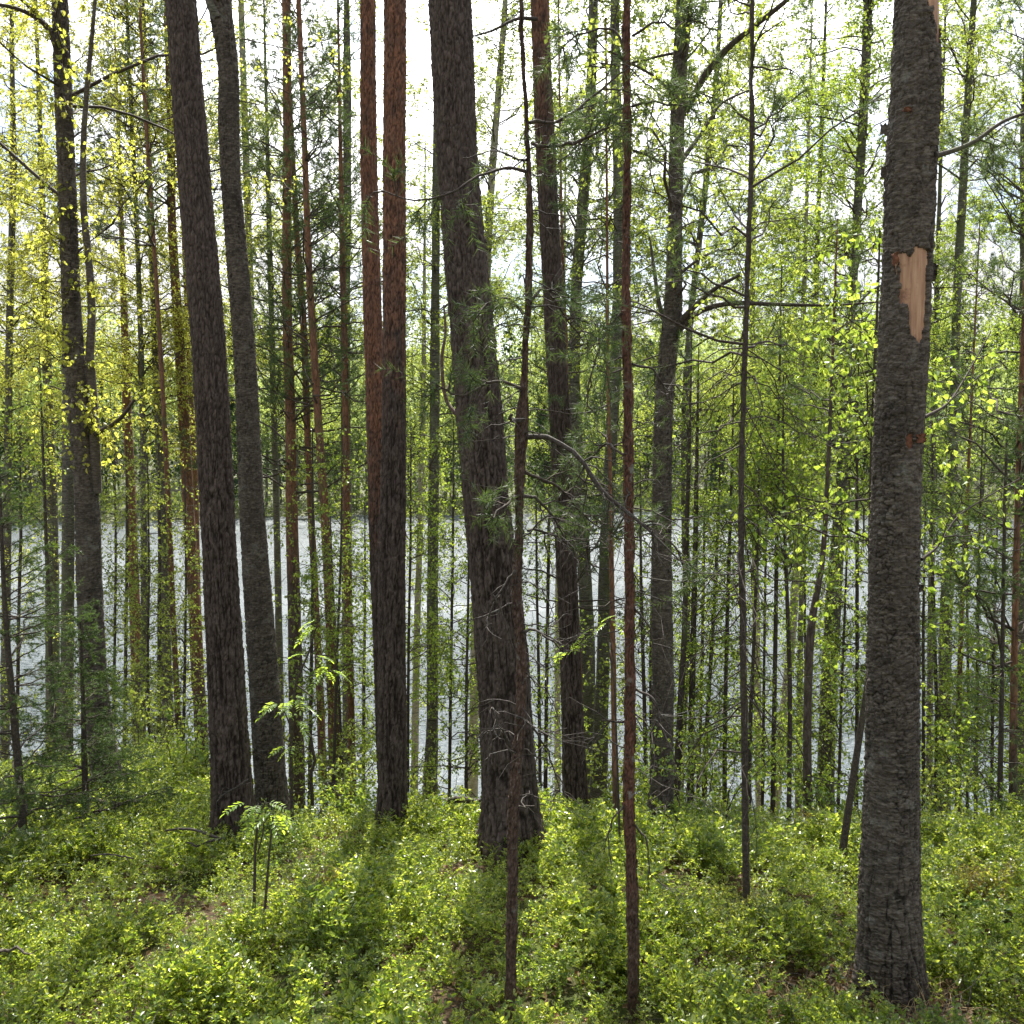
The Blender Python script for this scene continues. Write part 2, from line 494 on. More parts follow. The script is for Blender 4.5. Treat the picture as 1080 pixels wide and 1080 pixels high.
def far_forest():
    rng = np.random.default_rng(5)
    tmpl = []
    for k in range(7):
        conifer = k >= 5
        n = 620 if not conifer else 700
        u = rng.random(n)
        if conifer:
            z = .12 + .88 * u
            r = .17 * (1 - z) ** .8 + .01
            a = rng.uniform(0, 6.283, n)
            rr = r * np.sqrt(rng.random(n))
            p = np.stack([rr * np.cos(a), rr * np.sin(a), z], 1)
        else:
            lc = rng.normal(size=(16, 3)) * [.15, .15, .22] + [0, 0, .62]
            p = lc[rng.integers(0, 16, n)] + rng.normal(size=(n, 3)) * [.055, .055, .06]
        tmpl.append((p, conifer))
    mb = MB()
    wood = []
    for i in range(430):
        x = rng.uniform(-150, 150) if i < 150 else rng.uniform(-75, 75)
        y = 103 + 5 * math.sin(x * .045 + 1) + 3 + rng.random() ** 1.3 * 50
        z = float(far_z(np.array([x]), np.array([y]))[0])
        h = rng.uniform(11, 18)
        p, con = tmpl[rng.integers(0, 7)]
        a = rng.uniform(0, 6.283)
        q = np.stack([p[:, 0] * math.cos(a) - p[:, 1] * math.sin(a), p[:, 0] * math.sin(a) + p[:, 1] * math.cos(a), p[:, 2]], 1)
        q = q * [h * rng.uniform(.8, 1.2), h * rng.uniform(.8, 1.2), h] + [x, y, z]
        n = len(q)
        s = rng.uniform(.28, .6, n)
        leaves(mb, q, rvec(rng, n), rvec(rng, n), s, s * .8, 1 if con else 0)
        wood.append([(x, y, z - .3), (x + rng.normal() * .2, y, z + h * .45), (x, y, z + h * .95)])
    w = np.array(wood)
    tubes(mb, w, np.tile([.16, .11, .03], (len(w), 1)), 5, 2)
    # reeds and bushes that close the far water's edge
    n = 9000
    x = rng.uniform(-150, 150, n)
    y = 102 + 5 * np.sin(x * .045 + 1) + rng.random(n) * 4
    z = far_z(x, y) + rng.random(n) ** 1.5 * 2.6
    leaves(mb, np.stack([x, y, z], 1), rvec(rng, n) + [0, 0, .5], rvec(rng, n), rng.uniform(.3, .7, n), rng.uniform(.2, .5, n), 0)
    o = mb.build('far_forest', [M['far_leaf'], M['far_needle'], M['birch_bark_far']])
    tag(o, 'hazy green wood along the far shore of the lake', 'forest', kind='stuff')


far_forest()


# ------------------------------------------------------------------ trees
def trunk_path(pts, Y, top, ext_lean=.5, sink=.12):
    """pixel outline -> rows (x, y, z, r) from below the ground to the tip"""
    pts = sorted(pts, key=lambda p: -p[1])
    rows = []
    for px, py, w in pts:
        q = at(px, py, Y)
        rows.append([q[0], q[1], q[2], w * .5 * float((q - CAM) @ FW) / FPX])
    rows = np.array(rows)
    d = rows[0, :3] - rows[1, :3]
    d = d / max(abs(d[2]), 1e-6)
    d[:2] = np.clip(d[:2], -.25, .25)
    b = rows[0].copy()
    for _ in range(6):
        gz = float(ground_z(b[0], b[1])) - sink
        b[:3] = rows[0, :3] + d * (rows[0, 2] - gz)
    b[3] = rows[0, 3] * 1.12
    if rows[0, 2] - b[2] > .04:
        rows = np.vstack([b, rows])
    t = rows[-1]
    if top > t[2] + .15:
        u = rows[-1, :3] - rows[-2, :3]
        u = u / u[2] * ext_lean
        e = []
        n = 5
        for i in range(1, n + 1):
            f = i / n
            h = (top - t[2]) * f
            e.append([t[0] + u[0] * h, t[1] + u[1] * h, t[2] + h, t[3] * (1 - f) + .006 * f])
        rows = np.vstack([rows, e])
    return rows


def resample(rows, n=None, zs=None):
    z = rows[:, 2]
    m = np.gradient(rows, z, axis=0)
    if zs is None:
        zs = np.linspace(z[0], z[-1], n)
    k = np.clip(np.searchsorted(z, zs) - 1, 0, len(z) - 2)
    h = (z[k + 1] - z[k])[:, None]
    t = ((zs - z[k]) / h[:, 0])[:, None]
    a, b = rows[k], rows[k + 1]
    out = (2 * t ** 3 - 3 * t ** 2 + 1) * a + (t ** 3 - 2 * t ** 2 + t) * h * m[k] + (-2 * t ** 3 + 3 * t ** 2) * b + (t ** 3 - t ** 2) * h * m[k + 1]
    out[:, 2] = zs
    lo = a[:, 3] * (1 - t[:, 0]) + b[:, 3] * t[:, 0]
    out[:, 3] = np.maximum(lo * .75, np.minimum(out[:, 3], lo * 1.3))
    return out


def trunk_mesh(parent, rows, base, S, n, mat, seed, style='far', warm=None, ztop_fine=None, flare=0., patches=None, name='trunk'):
    """one closed stem; style says how its bark is modelled: plates (old pine), flakes (birch), far"""
    if ztop_fine is not None and ztop_fine < rows[-1, 2] - .5:
        zs = np.concatenate([np.linspace(rows[0, 2], ztop_fine, n), np.linspace(ztop_fine, rows[-1, 2], 30)[1:]])
    else:
        zs = np.linspace(rows[0, 2], rows[-1, 2], n)
    R = resample(rows, zs=zs)
    n = len(zs)
    th = np.arange(S) * 2 * math.pi / S
    TH, _ = np.meshgrid(th, zs)
    r = np.repeat(R[:, 3:4], S, 1)
    h = np.repeat((zs - base[2])[:, None], S, 1)
    rm = float(np.median(R[:n // 2, 3]))
    if flare:
        lob = 1 + .45 * np.cos(TH * 5 + seed) * .6 + .3 * np.cos(TH * 3 + seed * 2)
        r = r * (1 + flare * np.exp(-np.maximum(h - .1, 0) / .13) * np.maximum(lob, .2))
    cu, cv = np.cos(TH), np.sin(TH)
    crack = np.zeros_like(r)
    low = fbm(cu * 1.1 + seed, cv * 1.1, h * 1.4, seed, 3)
    r = r * (1 + .05 * low)
    if style == 'plates':
        cell = .028
        wrap = max(7, int(round(2 * math.pi * rm / cell)))
        wob = .75 * fbm(cu * 4, cv * 4, h * 9, seed + 3, 2)
        u = TH / (2 * math.pi) * wrap + wob
        f1, f2, cid = worley(u, h / .075 + .8 * fbm(cu * 4, cv * 4, h * 9, seed + 7, 2), seed, wrap)
        c = 1 - sstep(.04, .30, f2 - f1)
        f1b, f2b, cidb = worley(u * 2, h / .03 + wob, seed + 20, wrap * 2)
        c2 = 1 - sstep(.02, .25, f2b - f1b)
        dep = min(.0095, rm * .08)
        fis = 1 - sstep(.02, .26, np.abs(fbm(cu * 5.2, cv * 5.2, h * 4.2, seed + 9, 3)))
        fis = fis * (1 - .75 * sstep(1.8, 4.5, h))
        c, c2 = c * .75, c2 * .7
        r = r - .015 * fis
        r = r + dep * (-.9 * c + .45 * (cid - .5) - .3 * c2 * (1 - c) + .5 * (cidb - .5)) + .003 * fbm(cu * 14, cv * 14, h * 40, seed + 5, 2)
        crack = np.clip(.85 * fis + .8 * c + .4 * c2 + .2 * (cid - .5), 0, 1)
    elif style == 'flakes':
        cell = .05
        wrap = max(6, int(round(2 * math.pi * rm / cell)))
        wob = .8 * fbm(cu * 3, cv * 3, h * 9, seed + 3, 3)
        f1, f2, cid = worley(TH / (2 * math.pi) * wrap + wob, h / .021 + 1.1 * wob, seed, wrap)
        c = 1 - sstep(.02, .22, f2 - f1)
        rough = .5 + .5 * sstep(.2, .9, .5 + .7 * fbm(cu * 1.5, cv * 1.5, h * 2.1, seed + 11, 2))
        r = r + .008 * rough * (-.8 * c + .9 * (cid - .5)) + .004 * fbm(cu * 9, cv * 9, h * 50, seed + 5, 3)
        fis = 1 - sstep(.02, .2, np.abs(fbm(cu * 5, cv * 5, h * 6, seed + 9, 3)))
        fis = fis * (1 - .8 * sstep(.35, 1.1, h))
        r = r - .008 * fis
        crack = np.clip((c * .8 + (cid > .78) * .5) * rough + .7 * fis, 0, 1)
    elif style == 'scales':
        cell = .014
        wrap = max(6, int(round(2 * math.pi * rm / cell)))
        f1, f2, cid = worley(TH / (2 * math.pi) * wrap, h / .022 + .8 * fbm(cu * 3, cv * 3, h * 15, seed, 2), seed, wrap)
        c = 1 - sstep(.03, .3, f2 - f1)
        r = r + min(.005, rm * .18) * (-.6 * c + 1.3 * (cid - .5)) + rm * .2 * fbm(cu, cv, h * 9, seed + 5, 3)
        crack = np.clip(c * .7 + (cid > .8) * .4, 0, 1)
    else:
        r = r * (1 + .05 * fbm(cu * 2, cv * 2, h * 8, seed + 5, 2))
    V = np.stack([R[:, 0:1] + r * cu, R[:, 1:2] + r * cv, np.repeat(zs[:, None], S, 1)], -1)
    Vf = V.reshape(-1, 3)
    inside = None
    if patches is not None:
        inside = patches(Vf, np.repeat(R[:, 0], S), np.repeat(R[:, 3], S), TH.ravel())
        cx = np.repeat(R[:, :2], S, 0)
        rr = np.repeat(R[:, 3], S) * .9
        wob = 1 + .02 * fbm(TH.ravel() * 4, Vf[:, 2] * 4, 0, 31, 2)
        k = inside > 0
        Vf = Vf.copy()
        Vf[k, 0] = cx[k, 0] + rr[k] * np.cos(TH.ravel()[k]) * wob[k]
        Vf[k, 1] = cx[k, 1] + rr[k] * np.sin(TH.ravel()[k]) * wob[k]
    i = np.arange((n - 1) * S)
    s, j = i % S, i // S
    s2 = (s + 1) % S
    F = np.stack([j * S + s, j * S + s2, (j + 1) * S + s2, (j + 1) * S + s], 1)
    at_ = {'crack': crack.ravel()}
    if warm is not None:
        w0, w1 = warm
        at_['warm'] = sstep(w0, w1, h.ravel()) + .0
    else:
        at_['warm'] = np.zeros(n * S)
    mb = MB()
    if inside is not None:
        full = np.all(inside[F] > 0, axis=1)
        mb.add(Vf, F[~full])
        o = mb.build(name, mat, parent, at_, base)
        for pid in range(1, int(inside.max()) + 1):
            g = F[full & (inside[F].max(1) == pid)]
            if len(g) == 0:
                continue
            used, inv = np.unique(g, return_inverse=True)
            pb = MB()
            pb.add(Vf[used], inv.reshape(g.shape))
            q = pb.build('exposed_wood', M['bare_wood'] if pid < 3 else M['inner_bark'], o, None, base)
            q.location = (0, 0, 0)
            q['label'] = ['bare pinkish wood where the bark has come off', 'strip of pale wood at the top edge', 'small red brown scar in the bark'][pid - 1]
    else:
        mb.add(Vf, F)
        o = mb.build(name, mat, parent, at_, base)
    return R


def in_view(P, mx=130, top=-90):
    a, b = pix(P)
    return (a > -mx) & (a < 1080 + mx) & (b > top)


def trunk_points(R, z):
    return np.stack([np.interp(z, R[:, 2], R[:, k]) for k in range(4)], 1)


def limb_paths(rng, R, z0, z1, n, L, elev, k=7, grav=.25, wig=.035, prof=None, az=None):
    z = rng.uniform(z0, z1, n)
    p = trunk_points(R, z)
    a = rng.uniform(0, 2 * math.pi, n) if az is None else az + rng.normal(size=n) * .5
    e = np.radians(rng.uniform(elev[0], elev[1], n))
    d = np.stack([np.cos(a) * np.cos(e), np.sin(a) * np.cos(e), np.sin(e)], 1)
    f = (z - z0) / max(z1 - z0, .01)
    pr = 1 - .75 * f if prof is None else prof(f)
    l = L * pr * rng.uniform(.55, 1.15, n)
    P = shoot_paths(rng, p[:, :3], d, l, k, grav, wig)
    r0 = np.minimum(.0045 + .006 * l, p[:, 3] * .5)
    return P, l, r0


def tube_r(r0, k, tip):
    t = np.linspace(0, 1, k)[None, :]
    return r0[:, None] * (1 - t) + tip * t


def leafy(mb, rng, P, per, leaf, lm=1, droop=.5, s0=.12, rich=False):
    """leaves on twigs P, per = leaves on each"""
    if len(P) == 0:
        return
    idx = np.repeat(np.arange(len(P)), per)
    s = rng.uniform(s0, 1, len(idx))
    pos, T = along(P, idx, s)
    v = rvec(rng, len(idx))
    d = unit(T * .35 + v * .8 + np.array([0, 0, -droop]))
    l = leaf * rng.uniform(.6, 1.25, len(idx))
    leaves(mb, pos + d * (l * .35)[:, None], d, rvec(rng, len(idx)) + np.array([0, 0, .6]), l, l * rng.uniform(.65, .9, len(idx)), lm, rich)


def birch_crown(parent, R, base, seed, z0, z1, n, L, lmat, leaf=.035, twigs=9, per=13, elev=(15, 60), grav=.35, name='crown', wood='twig', rich=False, az=None, prof=None, mb=None, done=True):
    rng = np.random.default_rng(seed)
    twigs, per = twigs * 1.3, int(per * 1.35)
    P, l, r0 = limb_paths(rng, R, z0, z1, n, L, elev, 7, grav, .04, prof, az)
    mb = mb or MB()
    tubes(mb, P, tube_r(r0, 7, .002), 5, 0)
    vis = in_view(P[:, 4])
    for sel, tw, pr, lf in ((vis, twigs, per, leaf), (~vis, max(2, twigs * .3), max(2, per // 8), leaf * 1.5)):
        Q = P[sel]
        if len(Q) == 0:
            continue
        cnt = np.maximum(2, np.round(tw * l[sel] / 1.0)).astype(int)
        T1, _ = grow(rng, Q, cnt, .22, 1., .22, .62, .62, .1, 5, .35, .07)
        tubes(mb, T1, np.tile(np.linspace(.0032, .0013, 5), (len(T1), 1)), 3, 0)
        T2, _ = grow(rng, T1, 2, .25, 1., .10, .26, .6, -.05, 3, .3, .06)
        tubes(mb, T2, np.tile(np.linspace(.0016, .0009, 3), (len(T2), 1)), 3, 0)
        leafy(mb, rng, T1, max(1, pr // 2), lf, rich=rich)
        leafy(mb, rng, T2, max(1, pr // 2), lf, rich=rich)
    return mb.build(name, [M[wood], M[lmat]], parent, None, base) if done else mb


def pine_crown(parent, R, base, seed, z0, z1, whorl, L, per=4, dist=8., name='crown', elev=(-5, 35), dens=1., side=7, nmat='pine_needle', prof=None, mb=None):
    rng = np.random.default_rng(seed)
    zs = np.arange(z0, z1, whorl)
    if len(zs) == 0:
        zs = np.array([z0])
    z = np.repeat(zs, per) + rng.normal(size=len(zs) * per) * .03
    p = trunk_points(R, z)
    n = len(z)
    a = rng.uniform(0, 2 * math.pi, n)
    f = np.clip((z - z0) / max(z1 - z0, .01), 0, 1)
    e = np.radians(rng.uniform(elev[0], elev[1], n) + 25 * f)
    d = np.stack([np.cos(a) * np.cos(e), np.sin(a) * np.cos(e), np.sin(e)], 1)
    l = L * ((1 - .8 * f) if prof is None else prof(f)) * rng.uniform(.5, 1.15, n)
    P = shoot_paths(rng, p[:, :3], d, l, 7, -.12, .05)
    mb = mb or MB()
    tubes(mb, P, tube_r(np.minimum(.004 + .008 * l, p[:, 3] * .6), 7, .0025), 5, 0)
    vis = in_view(P[:, 4])
    big = 1 if dist < 7.5 else 1.6 if dist < 11 else 2.4
    for sel, lod in ((vis, big), (~vis, 4.)):
        Q = P[sel]
        if len(Q) == 0:
            continue
        cnt = np.maximum(1, np.round(side * l[sel] * dens * (1 if lod < 3 else .4))).astype(int)
        T1, _ = grow(rng, Q, cnt, .35, 1., .12, .34, .55, .12, 4, -.1, .06)
        tubes(mb, T1, np.tile(np.linspace(.003, .002, 4), (len(T1), 1)), 3, 0)
        nn = int(58 / lod)
        needles(mb, rng, T1, nn, .046, .0026 * lod, 1, .3)
        T2, _ = grow(rng, T1, 2, .4, 1., .07, .16, .5, .1, 3, -.1, .05)
        needles(mb, rng, T2, int(46 / lod), .044, .0028 * lod, 1, .1)
        needles(mb, rng, Q, int(40 / lod), .046, .0026 * lod, 1, .72)
    return mb.build(name, [M['twig'], M[nmat]], parent, None, base)


def spruce_crown(parent, R, base, seed, z0, z1, whorl, L, per=5, dist=7., name='crown', dens=1., live=1.):
    rng = np.random.default_rng(seed)
    zs = np.arange(z0, z1, whorl)
    z = np.repeat(zs, per) + rng.normal(size=len(zs) * per) * .02
    p = trunk_points(R, z)
    n = len(z)
    a = rng.uniform(0, 2 * math.pi, n)
    f = np.clip((z - z0) / max(z1 - z0, .01), 0, 1)
    e = np.radians(rng.uniform(-12, 12, n) + 40 * f ** 2)
    d = np.stack([np.cos(a) * np.cos(e), np.sin(a) * np.cos(e), np.sin(e)], 1)
    l = L * (1.02 - .9 * f) * rng.uniform(.55, 1.1, n)
    P = shoot_paths(rng, p[:, :3], d, l, 8, -.08, .025)
    mb = MB()
    tubes(mb, P, tube_r(np.minimum(.003 + .006 * l, p[:, 3] * .6), 8, .0018), 4, 0)
    cnt = np.maximum(2, np.round(19 * l * dens)).astype(int)
    idx = np.repeat(np.arange(n), cnt)
    s = rng.uniform(.22, .98, len(idx))
    pos, T = along(P, idx, s)
    sd = unit(np.cross(T, np.array([0, 0, 1.0]))) * rng.choice([-1, 1], len(idx))[:, None]
    dd = unit(T * .75 + sd * .85 + np.array([0, 0, -.12]) + rng.normal(size=(len(idx), 3)) * .12)
    ll = (.05 + .30 * (1.05 - s) * l[idx]) * rng.uniform(.7, 1.2, len(idx))
    T1 = shoot_paths(rng, pos, dd, ll, 4, .18, .03)
    tubes(mb, T1, np.tile(np.linspace(.0018, .001, 4), (len(T1), 1)), 3, 0)
    T2, _ = grow(rng, T1, 2, .25, .9, .05, .12, .5, -.04, 3, .1, .03)
    big = 1. if dist < 8 else 1.8
    keep = rng.random(len(T1)) < live
    needles(mb, rng, T1[keep], int(66 / big), .018, .0030 * big, 1, .05, .5)
    needles(mb, rng, T2[rng.random(len(T2)) < live], int(44 / big), .017, .0030 * big, 1, .05, .5)
    needles(mb, rng, P, int(90 / big), .016, .0030 * big, 1, .35, .5)
    return mb.build(name, [M['twig'], M['spruce_needle']], parent, None, base)


def dead_twigs(parent, R, base, seed, z0, z1, n, L, mat='dead_twig', elev=(-35, 25), fine=4, mb=None):
    """bare twigs: each a part of its own, or put into the crown mesh mb of a tree further off"""
    rng = np.random.default_rng(seed)
    P, l, r0 = limb_paths(rng, R, z0, z1, n, L, elev, 7, .25, .06, lambda f: 1 - .3 * f)
    r0 = np.minimum(r0 * .6, .007)
    for i in range(1 if mb else n):
        k = slice(None) if mb else slice(i, i + 1)
        m = mb or MB()
        tubes(m, P[k], tube_r(r0[k], 7, .0015), 5, 0)
        T1, _ = grow(rng, P[k], np.maximum(1, np.round(l[k] * fine)).astype(int), .3, 1., .12, .45, .6, -.1, 5, .25, .08)
        tubes(m, T1, np.tile(np.linspace(.0022, .001, 5), (len(T1), 1)), 3, 0)
        if not mb:
            m.build('dead_twig', M[mat], parent, None, base)
    return mb


def branch(parent, base, pix_pts, Y, dz=None, mat='twig', seed=0, twigs=6, kind=None, leafmat='birch_leaf', name='branch', tl=(.15, .5), dY=0., leaf=.035, per=8, label=None, wig=.0):
    """one visible branch along pixel points (x, y, width), running from distance Y to Y + dY"""
    rng = np.random.default_rng(seed)
    k = len(pix_pts)
    pts = np.array([at(p[0], p[1], Y + dY * i / max(k - 1, 1)) for i, p in enumerate(pix_pts)])
    rad = np.array([p[2] * .5 * Y / FPX for p in pix_pts])
    t = np.linspace(0, k - 1, 14)
    tt = np.arange(k)
    m = np.gradient(pts, axis=0)
    j = np.clip(t.astype(int), 0, k - 2)
    f = (t - j)[:, None]
    P = (2 * f ** 3 - 3 * f ** 2 + 1) * pts[j] + (f ** 3 - 2 * f ** 2 + f) * m[j] + (-2 * f ** 3 + 3 * f ** 2) * pts[j + 1] + (f ** 3 - f ** 2) * m[j + 1]
    P = P + np.cumsum(rng.normal(size=P.shape), 0) * wig
    r = np.interp(t, tt, rad)
    mb = MB()
    tubes(mb, P[None], r[None], 7, 0)
    if twigs:
        T1, _ = grow(rng, P[None], twigs, .15, 1., tl[0], tl[1], .6, .08 if kind != 'bare' else -.05, 5, .2, .07)
        tubes(mb, T1, np.tile(np.linspace(.0032, .0012, 5), (len(T1), 1)), 4, 0)
        T2, _ = grow(rng, T1, 3, .2, 1., .06, .22, .6, 0., 4, .2, .07)
        tubes(mb, T2, np.tile(np.linspace(.0016, .0009, 4), (len(T2), 1)), 3, 0)
        if kind == 'leaf':
            leafy(mb, rng, T1, per, leaf, rich=True)
            leafy(mb, rng, T2, per // 2 + 1, leaf, rich=True)
        elif kind == 'needle':
            needles(mb, rng, T1, 46, .045, .0026, 1, .4)
            needles(mb, rng, T2, 34, .043, .0026, 1, .2)
    o = mb.build(name, [M[mat], M['pine_needle' if kind == 'needle' else leafmat]], parent, None, base)
    if label:
        o['label'] = label
    return o


def start(name, label, cat, group, pts, Y, top, **kw):
    rows = trunk_path(pts, Y, top, **kw)
    b = rows[0, :3].copy()
    b[2] = float(ground_z(b[0], b[1]))
    return empty(name, b, label, cat, group), rows, b


ZTOP = lambda Y: float(at(540, -40, Y)[2])
zpx = lambda py, Y: float(at(540, py, Y)[2])
PG = 'pine trees on the bank above the lake'
BG = 'birch trees on the bank above the lake'
BS = 'thin saplings on the bank above the lake'

# ---- the large trunks in front
t, rows, b = start('birch_tree', 'dark birch forking into a thick and a thin stem behind the left edge spruce', 'birch tree', BG,
                   [(63, 0, 16), (70, 180, 18), (78, 360, 20), (84, 440, 23), (92, 540, 25), (95, 640, 26), (101, 740, 28), (112, 815, 31)], 8.2, 10.5)
R = trunk_mesh(t, rows, b, 64, 420, M['birch_bark_old'], 11, 'flakes', ztop_fine=ZTOP(8.2), flare=.2)
branch(t, b, [(101, 520, 13), (99, 440, 11), (95, 380, 9), (97, 320, 8), (93, 270, 7.5), (88, 215, 7), (88, 150, 6), (92, 90, 5), (98, 30, 4), (103, -40, 3)], 8.2, dY=-.1, mat='birch_bark_old', seed=3, twigs=10, kind='leaf', leafmat='yellow_leaf', tl=(.3, .7), name='branch', label='thin second stem rising to the right of the main stem')
branch(t, b, [(68, 80, 6), (50, 30, 5), (20, 10, 4), (-20, 2, 3)], 8.2, dY=-.3, seed=4, twigs=14, kind='leaf', leafmat='yellow_leaf')
branch(t, b, [(100, 458, 5), (118, 448, 4.5), (130, 438, 4), (150, 410, 2)], 8.1, dY=-.4, seed=5, twigs=9, kind='leaf', leafmat='yellow_leaf')
# short leafy shoots straight off the stem, then the crown
mb = birch_crown(t, R, b, 22, zpx(480, 8.2), zpx(20, 8.2), 24, .25, 'yellow_leaf', leaf=.042, twigs=12, per=8, rich=True, az=-math.pi / 2, prof=lambda f: 1 + f * 0, mb=MB(), done=False)
birch_crown(t, R, b, 21, zpx(300, 8.2), 10.2, 30, 2.2, 'yellow_leaf', leaf=.03, twigs=7, per=10, mb=mb)

t, rows, b = start('pine_tree', 'stout dark pine with cracked bark at the left, nearest of the left trunks, leaning left', 'pine tree', PG,
                   [(191, 0, 33), (204, 180, 33), (220, 360, 34.5), (229, 540, 36), (238, 700, 39), (243, 800, 41), (247, 862, 44)], 6.8, 14)
R = trunk_mesh(t, rows, b, 128, 620, M['pine_bark'], 23, 'plates', ztop_fine=ZTOP(6.8), flare=.25, warm=(5.5, 11))
pine_crown(t, R, b, 31, 9, 13.5, .5, 1.8, 4, 20.)
branch(t, b, [(262, 822, 3), (250, 830, 2.5), (236, 838, 2), (228, 846, 1)], 6.7, dY=-.2, mat='dead_twig', seed=8, twigs=4, kind='bare', tl=(.05, .2), name='dead_branch')

t, rows, b = start('birch_tree', 'grey rough barked birch just right of the stout left pine, crooked towards its top', 'birch tree', BG,
                   [(231, 0, 24), (240, 70, 21), (241, 130, 22), (243, 180, 21), (250, 270, 22), (257, 360, 22.5), (262, 450, 24), (266, 540, 26), (273, 640, 29), (280, 740, 31), (286, 835, 33)], 7.65, 12)
R = trunk_mesh(t, rows, b, 96, 560, M['birch_bark_old'], 35, 'flakes', ztop_fine=ZTOP(7.65), flare=.2)
branch(t, b, [(231, 20, 13), (222, 0, 11), (214, -40, 9)], 7.6, mat='birch_bark_far', seed=9, twigs=0)
birch_crown(t, R, b, 36, zpx(30, 7.65), 11.6, 26, 2.0, 'birch_leaf')

t, rows, b = start('pine_tree', 'slim red barked pine close to the left of the straight twin pine', 'pine tree', PG,
                   [(388, 0, 16.5), (389, 180, 17.5), (394, 360, 19.5), (398, 500, 21), (403, 640, 23), (409, 780, 25)], 8.6, 15)
R = trunk_mesh(t, rows, b, 80, 520, M['pine_bark'], 41, 'plates', ztop_fine=ZTOP(8.6), warm=(1.6, 4.6))
pine_crown(t, R, b, 42, 9.5, 14.6, .5, 1.7, 4, 20.)

t, rows, b = start('pine_tree', 'straight pine, red above and grey below, in front of a slimmer red pine', 'pine tree', PG,
                   [(416.5, 0, 23.5), (416, 180, 24.5), (416, 360, 25), (415, 500, 27), (413, 640, 29.5), (413, 760, 30.5), (413.5, 855, 32)], 7.0, 15)
R = trunk_mesh(t, rows, b, 96, 600, M['pine_bark'], 47, 'plates', ztop_fine=ZTOP(7.0), flare=.2, warm=(1.9, 4.6))
pine_crown(t, R, b, 48, 9.5, 14.6, .5, 1.8, 4, 20.)

t, rows, b = start('pine_tree', 'thickest pine, in the middle, leaning right towards its foot behind the thin flaky pine', 'pine tree', PG,
                   [(474, 0, 46), (483, 180, 44), (499, 360, 47), (506, 450, 48), (514, 540, 50), (527, 660, 54), (534, 760, 57), (538, 830, 59), (540, 880, 63)], 6.2, 15)
R = trunk_mesh(t, rows, b, 150, 640, M['pine_bark'], 53, 'plates', ztop_fine=ZTOP(6.2), flare=.3, warm=(6.5, 12))
pine_crown(t, R, b, 54, 10, 14.6, .5, 2.2, 5, 20.)
branch(t, b, [(484, 440, 4.5), (470, 420, 4), (466, 380, 4), (470, 350, 3), (468, 322, 2)], 6.3, dY=.4, mat='flaky_bark', seed=12, twigs=3, kind='needle', name='branch')

t, rows, b = start('pine_tree', 'dark pine with reddish top standing right of the thickest pine', 'pine tree', PG,
                   [(569, 0, 19), (576, 180, 21), (586, 360, 22), (591, 450, 23), (596, 560, 23), (601, 680, 22), (604, 770, 24), (607, 838, 27)], 7.6, 14)
R = trunk_mesh(t, rows, b, 88, 560, M['pine_bark'], 59, 'plates', ztop_fine=ZTOP(7.6), flare=.2, warm=(3.4, 7))
pine_crown(t, R, b, 60, 9, 13.6, .5, 1.7, 4, 20.)
branch(t, b, [(566, 20, 4), (545, 20, 3.5), (520, 32, 2.5), (500, 38, 1.5)], 7.5, dY=-.3, seed=14, twigs=8, kind='bare', name='dead_branch', mat='dead_twig')

t, rows, b = start('birch_tree', 'grey knotted trunk throwing crooked boughs and one long high bough to the right', 'birch tree', BG,
                   [(722, 0, 17), (716, 90, 16), (713, 180, 15), (711, 270, 16), (709, 335, 20), (705, 370, 20), (700, 430, 20), (698, 540, 21), (698, 640, 22.5), (699, 740, 23), (697, 850, 26)], 7.3, 11.5)
R = trunk_mesh(t, rows, b, 80, 560, M['birch_bark_old'], 65, 'flakes', ztop_fine=ZTOP(7.3), flare=.15)
branch(t, b, [(722, 118, 9), (742, 82, 7.5), (766, 52, 6.5), (795, 28, 5.5), (830, 0, 4.5), (870, -40, 3)], 7.3, dY=-.5, seed=15, twigs=16, kind='leaf', tl=(.2, .6), mat='sapling_bark')
branch(t, b, [(708, 352, 10), (726, 330, 6), (752, 306, 4.5), (780, 290, 3)], 7.3, dY=-.3, seed=16, twigs=12, kind='bare', mat='sapling_bark', tl=(.15, .45))
branch(t, b, [(708, 356, 9), (735, 330, 6), (770, 320, 5), (820, 321, 4), (878, 322, 2.5), (930, 318, 1.5)], 7.3, dY=-.5, seed=17, twigs=14, kind='leaf', mat='sapling_bark')
branch(t, b, [(706, 350, 6), (695, 320, 5), (690, 285, 4), (685, 250, 2)], 7.3, dY=.4, seed=18, twigs=8, kind='bare', mat='sapling_bark')
branch(t, b, [(718, 170, 6), (740, 140, 4), (760, 110, 3), (790, 95, 2)], 7.3, dY=.5, seed=19, twigs=10, kind='leaf', mat='sapling_bark')
birch_crown(t, R, b, 66, zpx(420, 7.3), 11.2, 34, 1.8, 'birch_leaf', twigs=7)


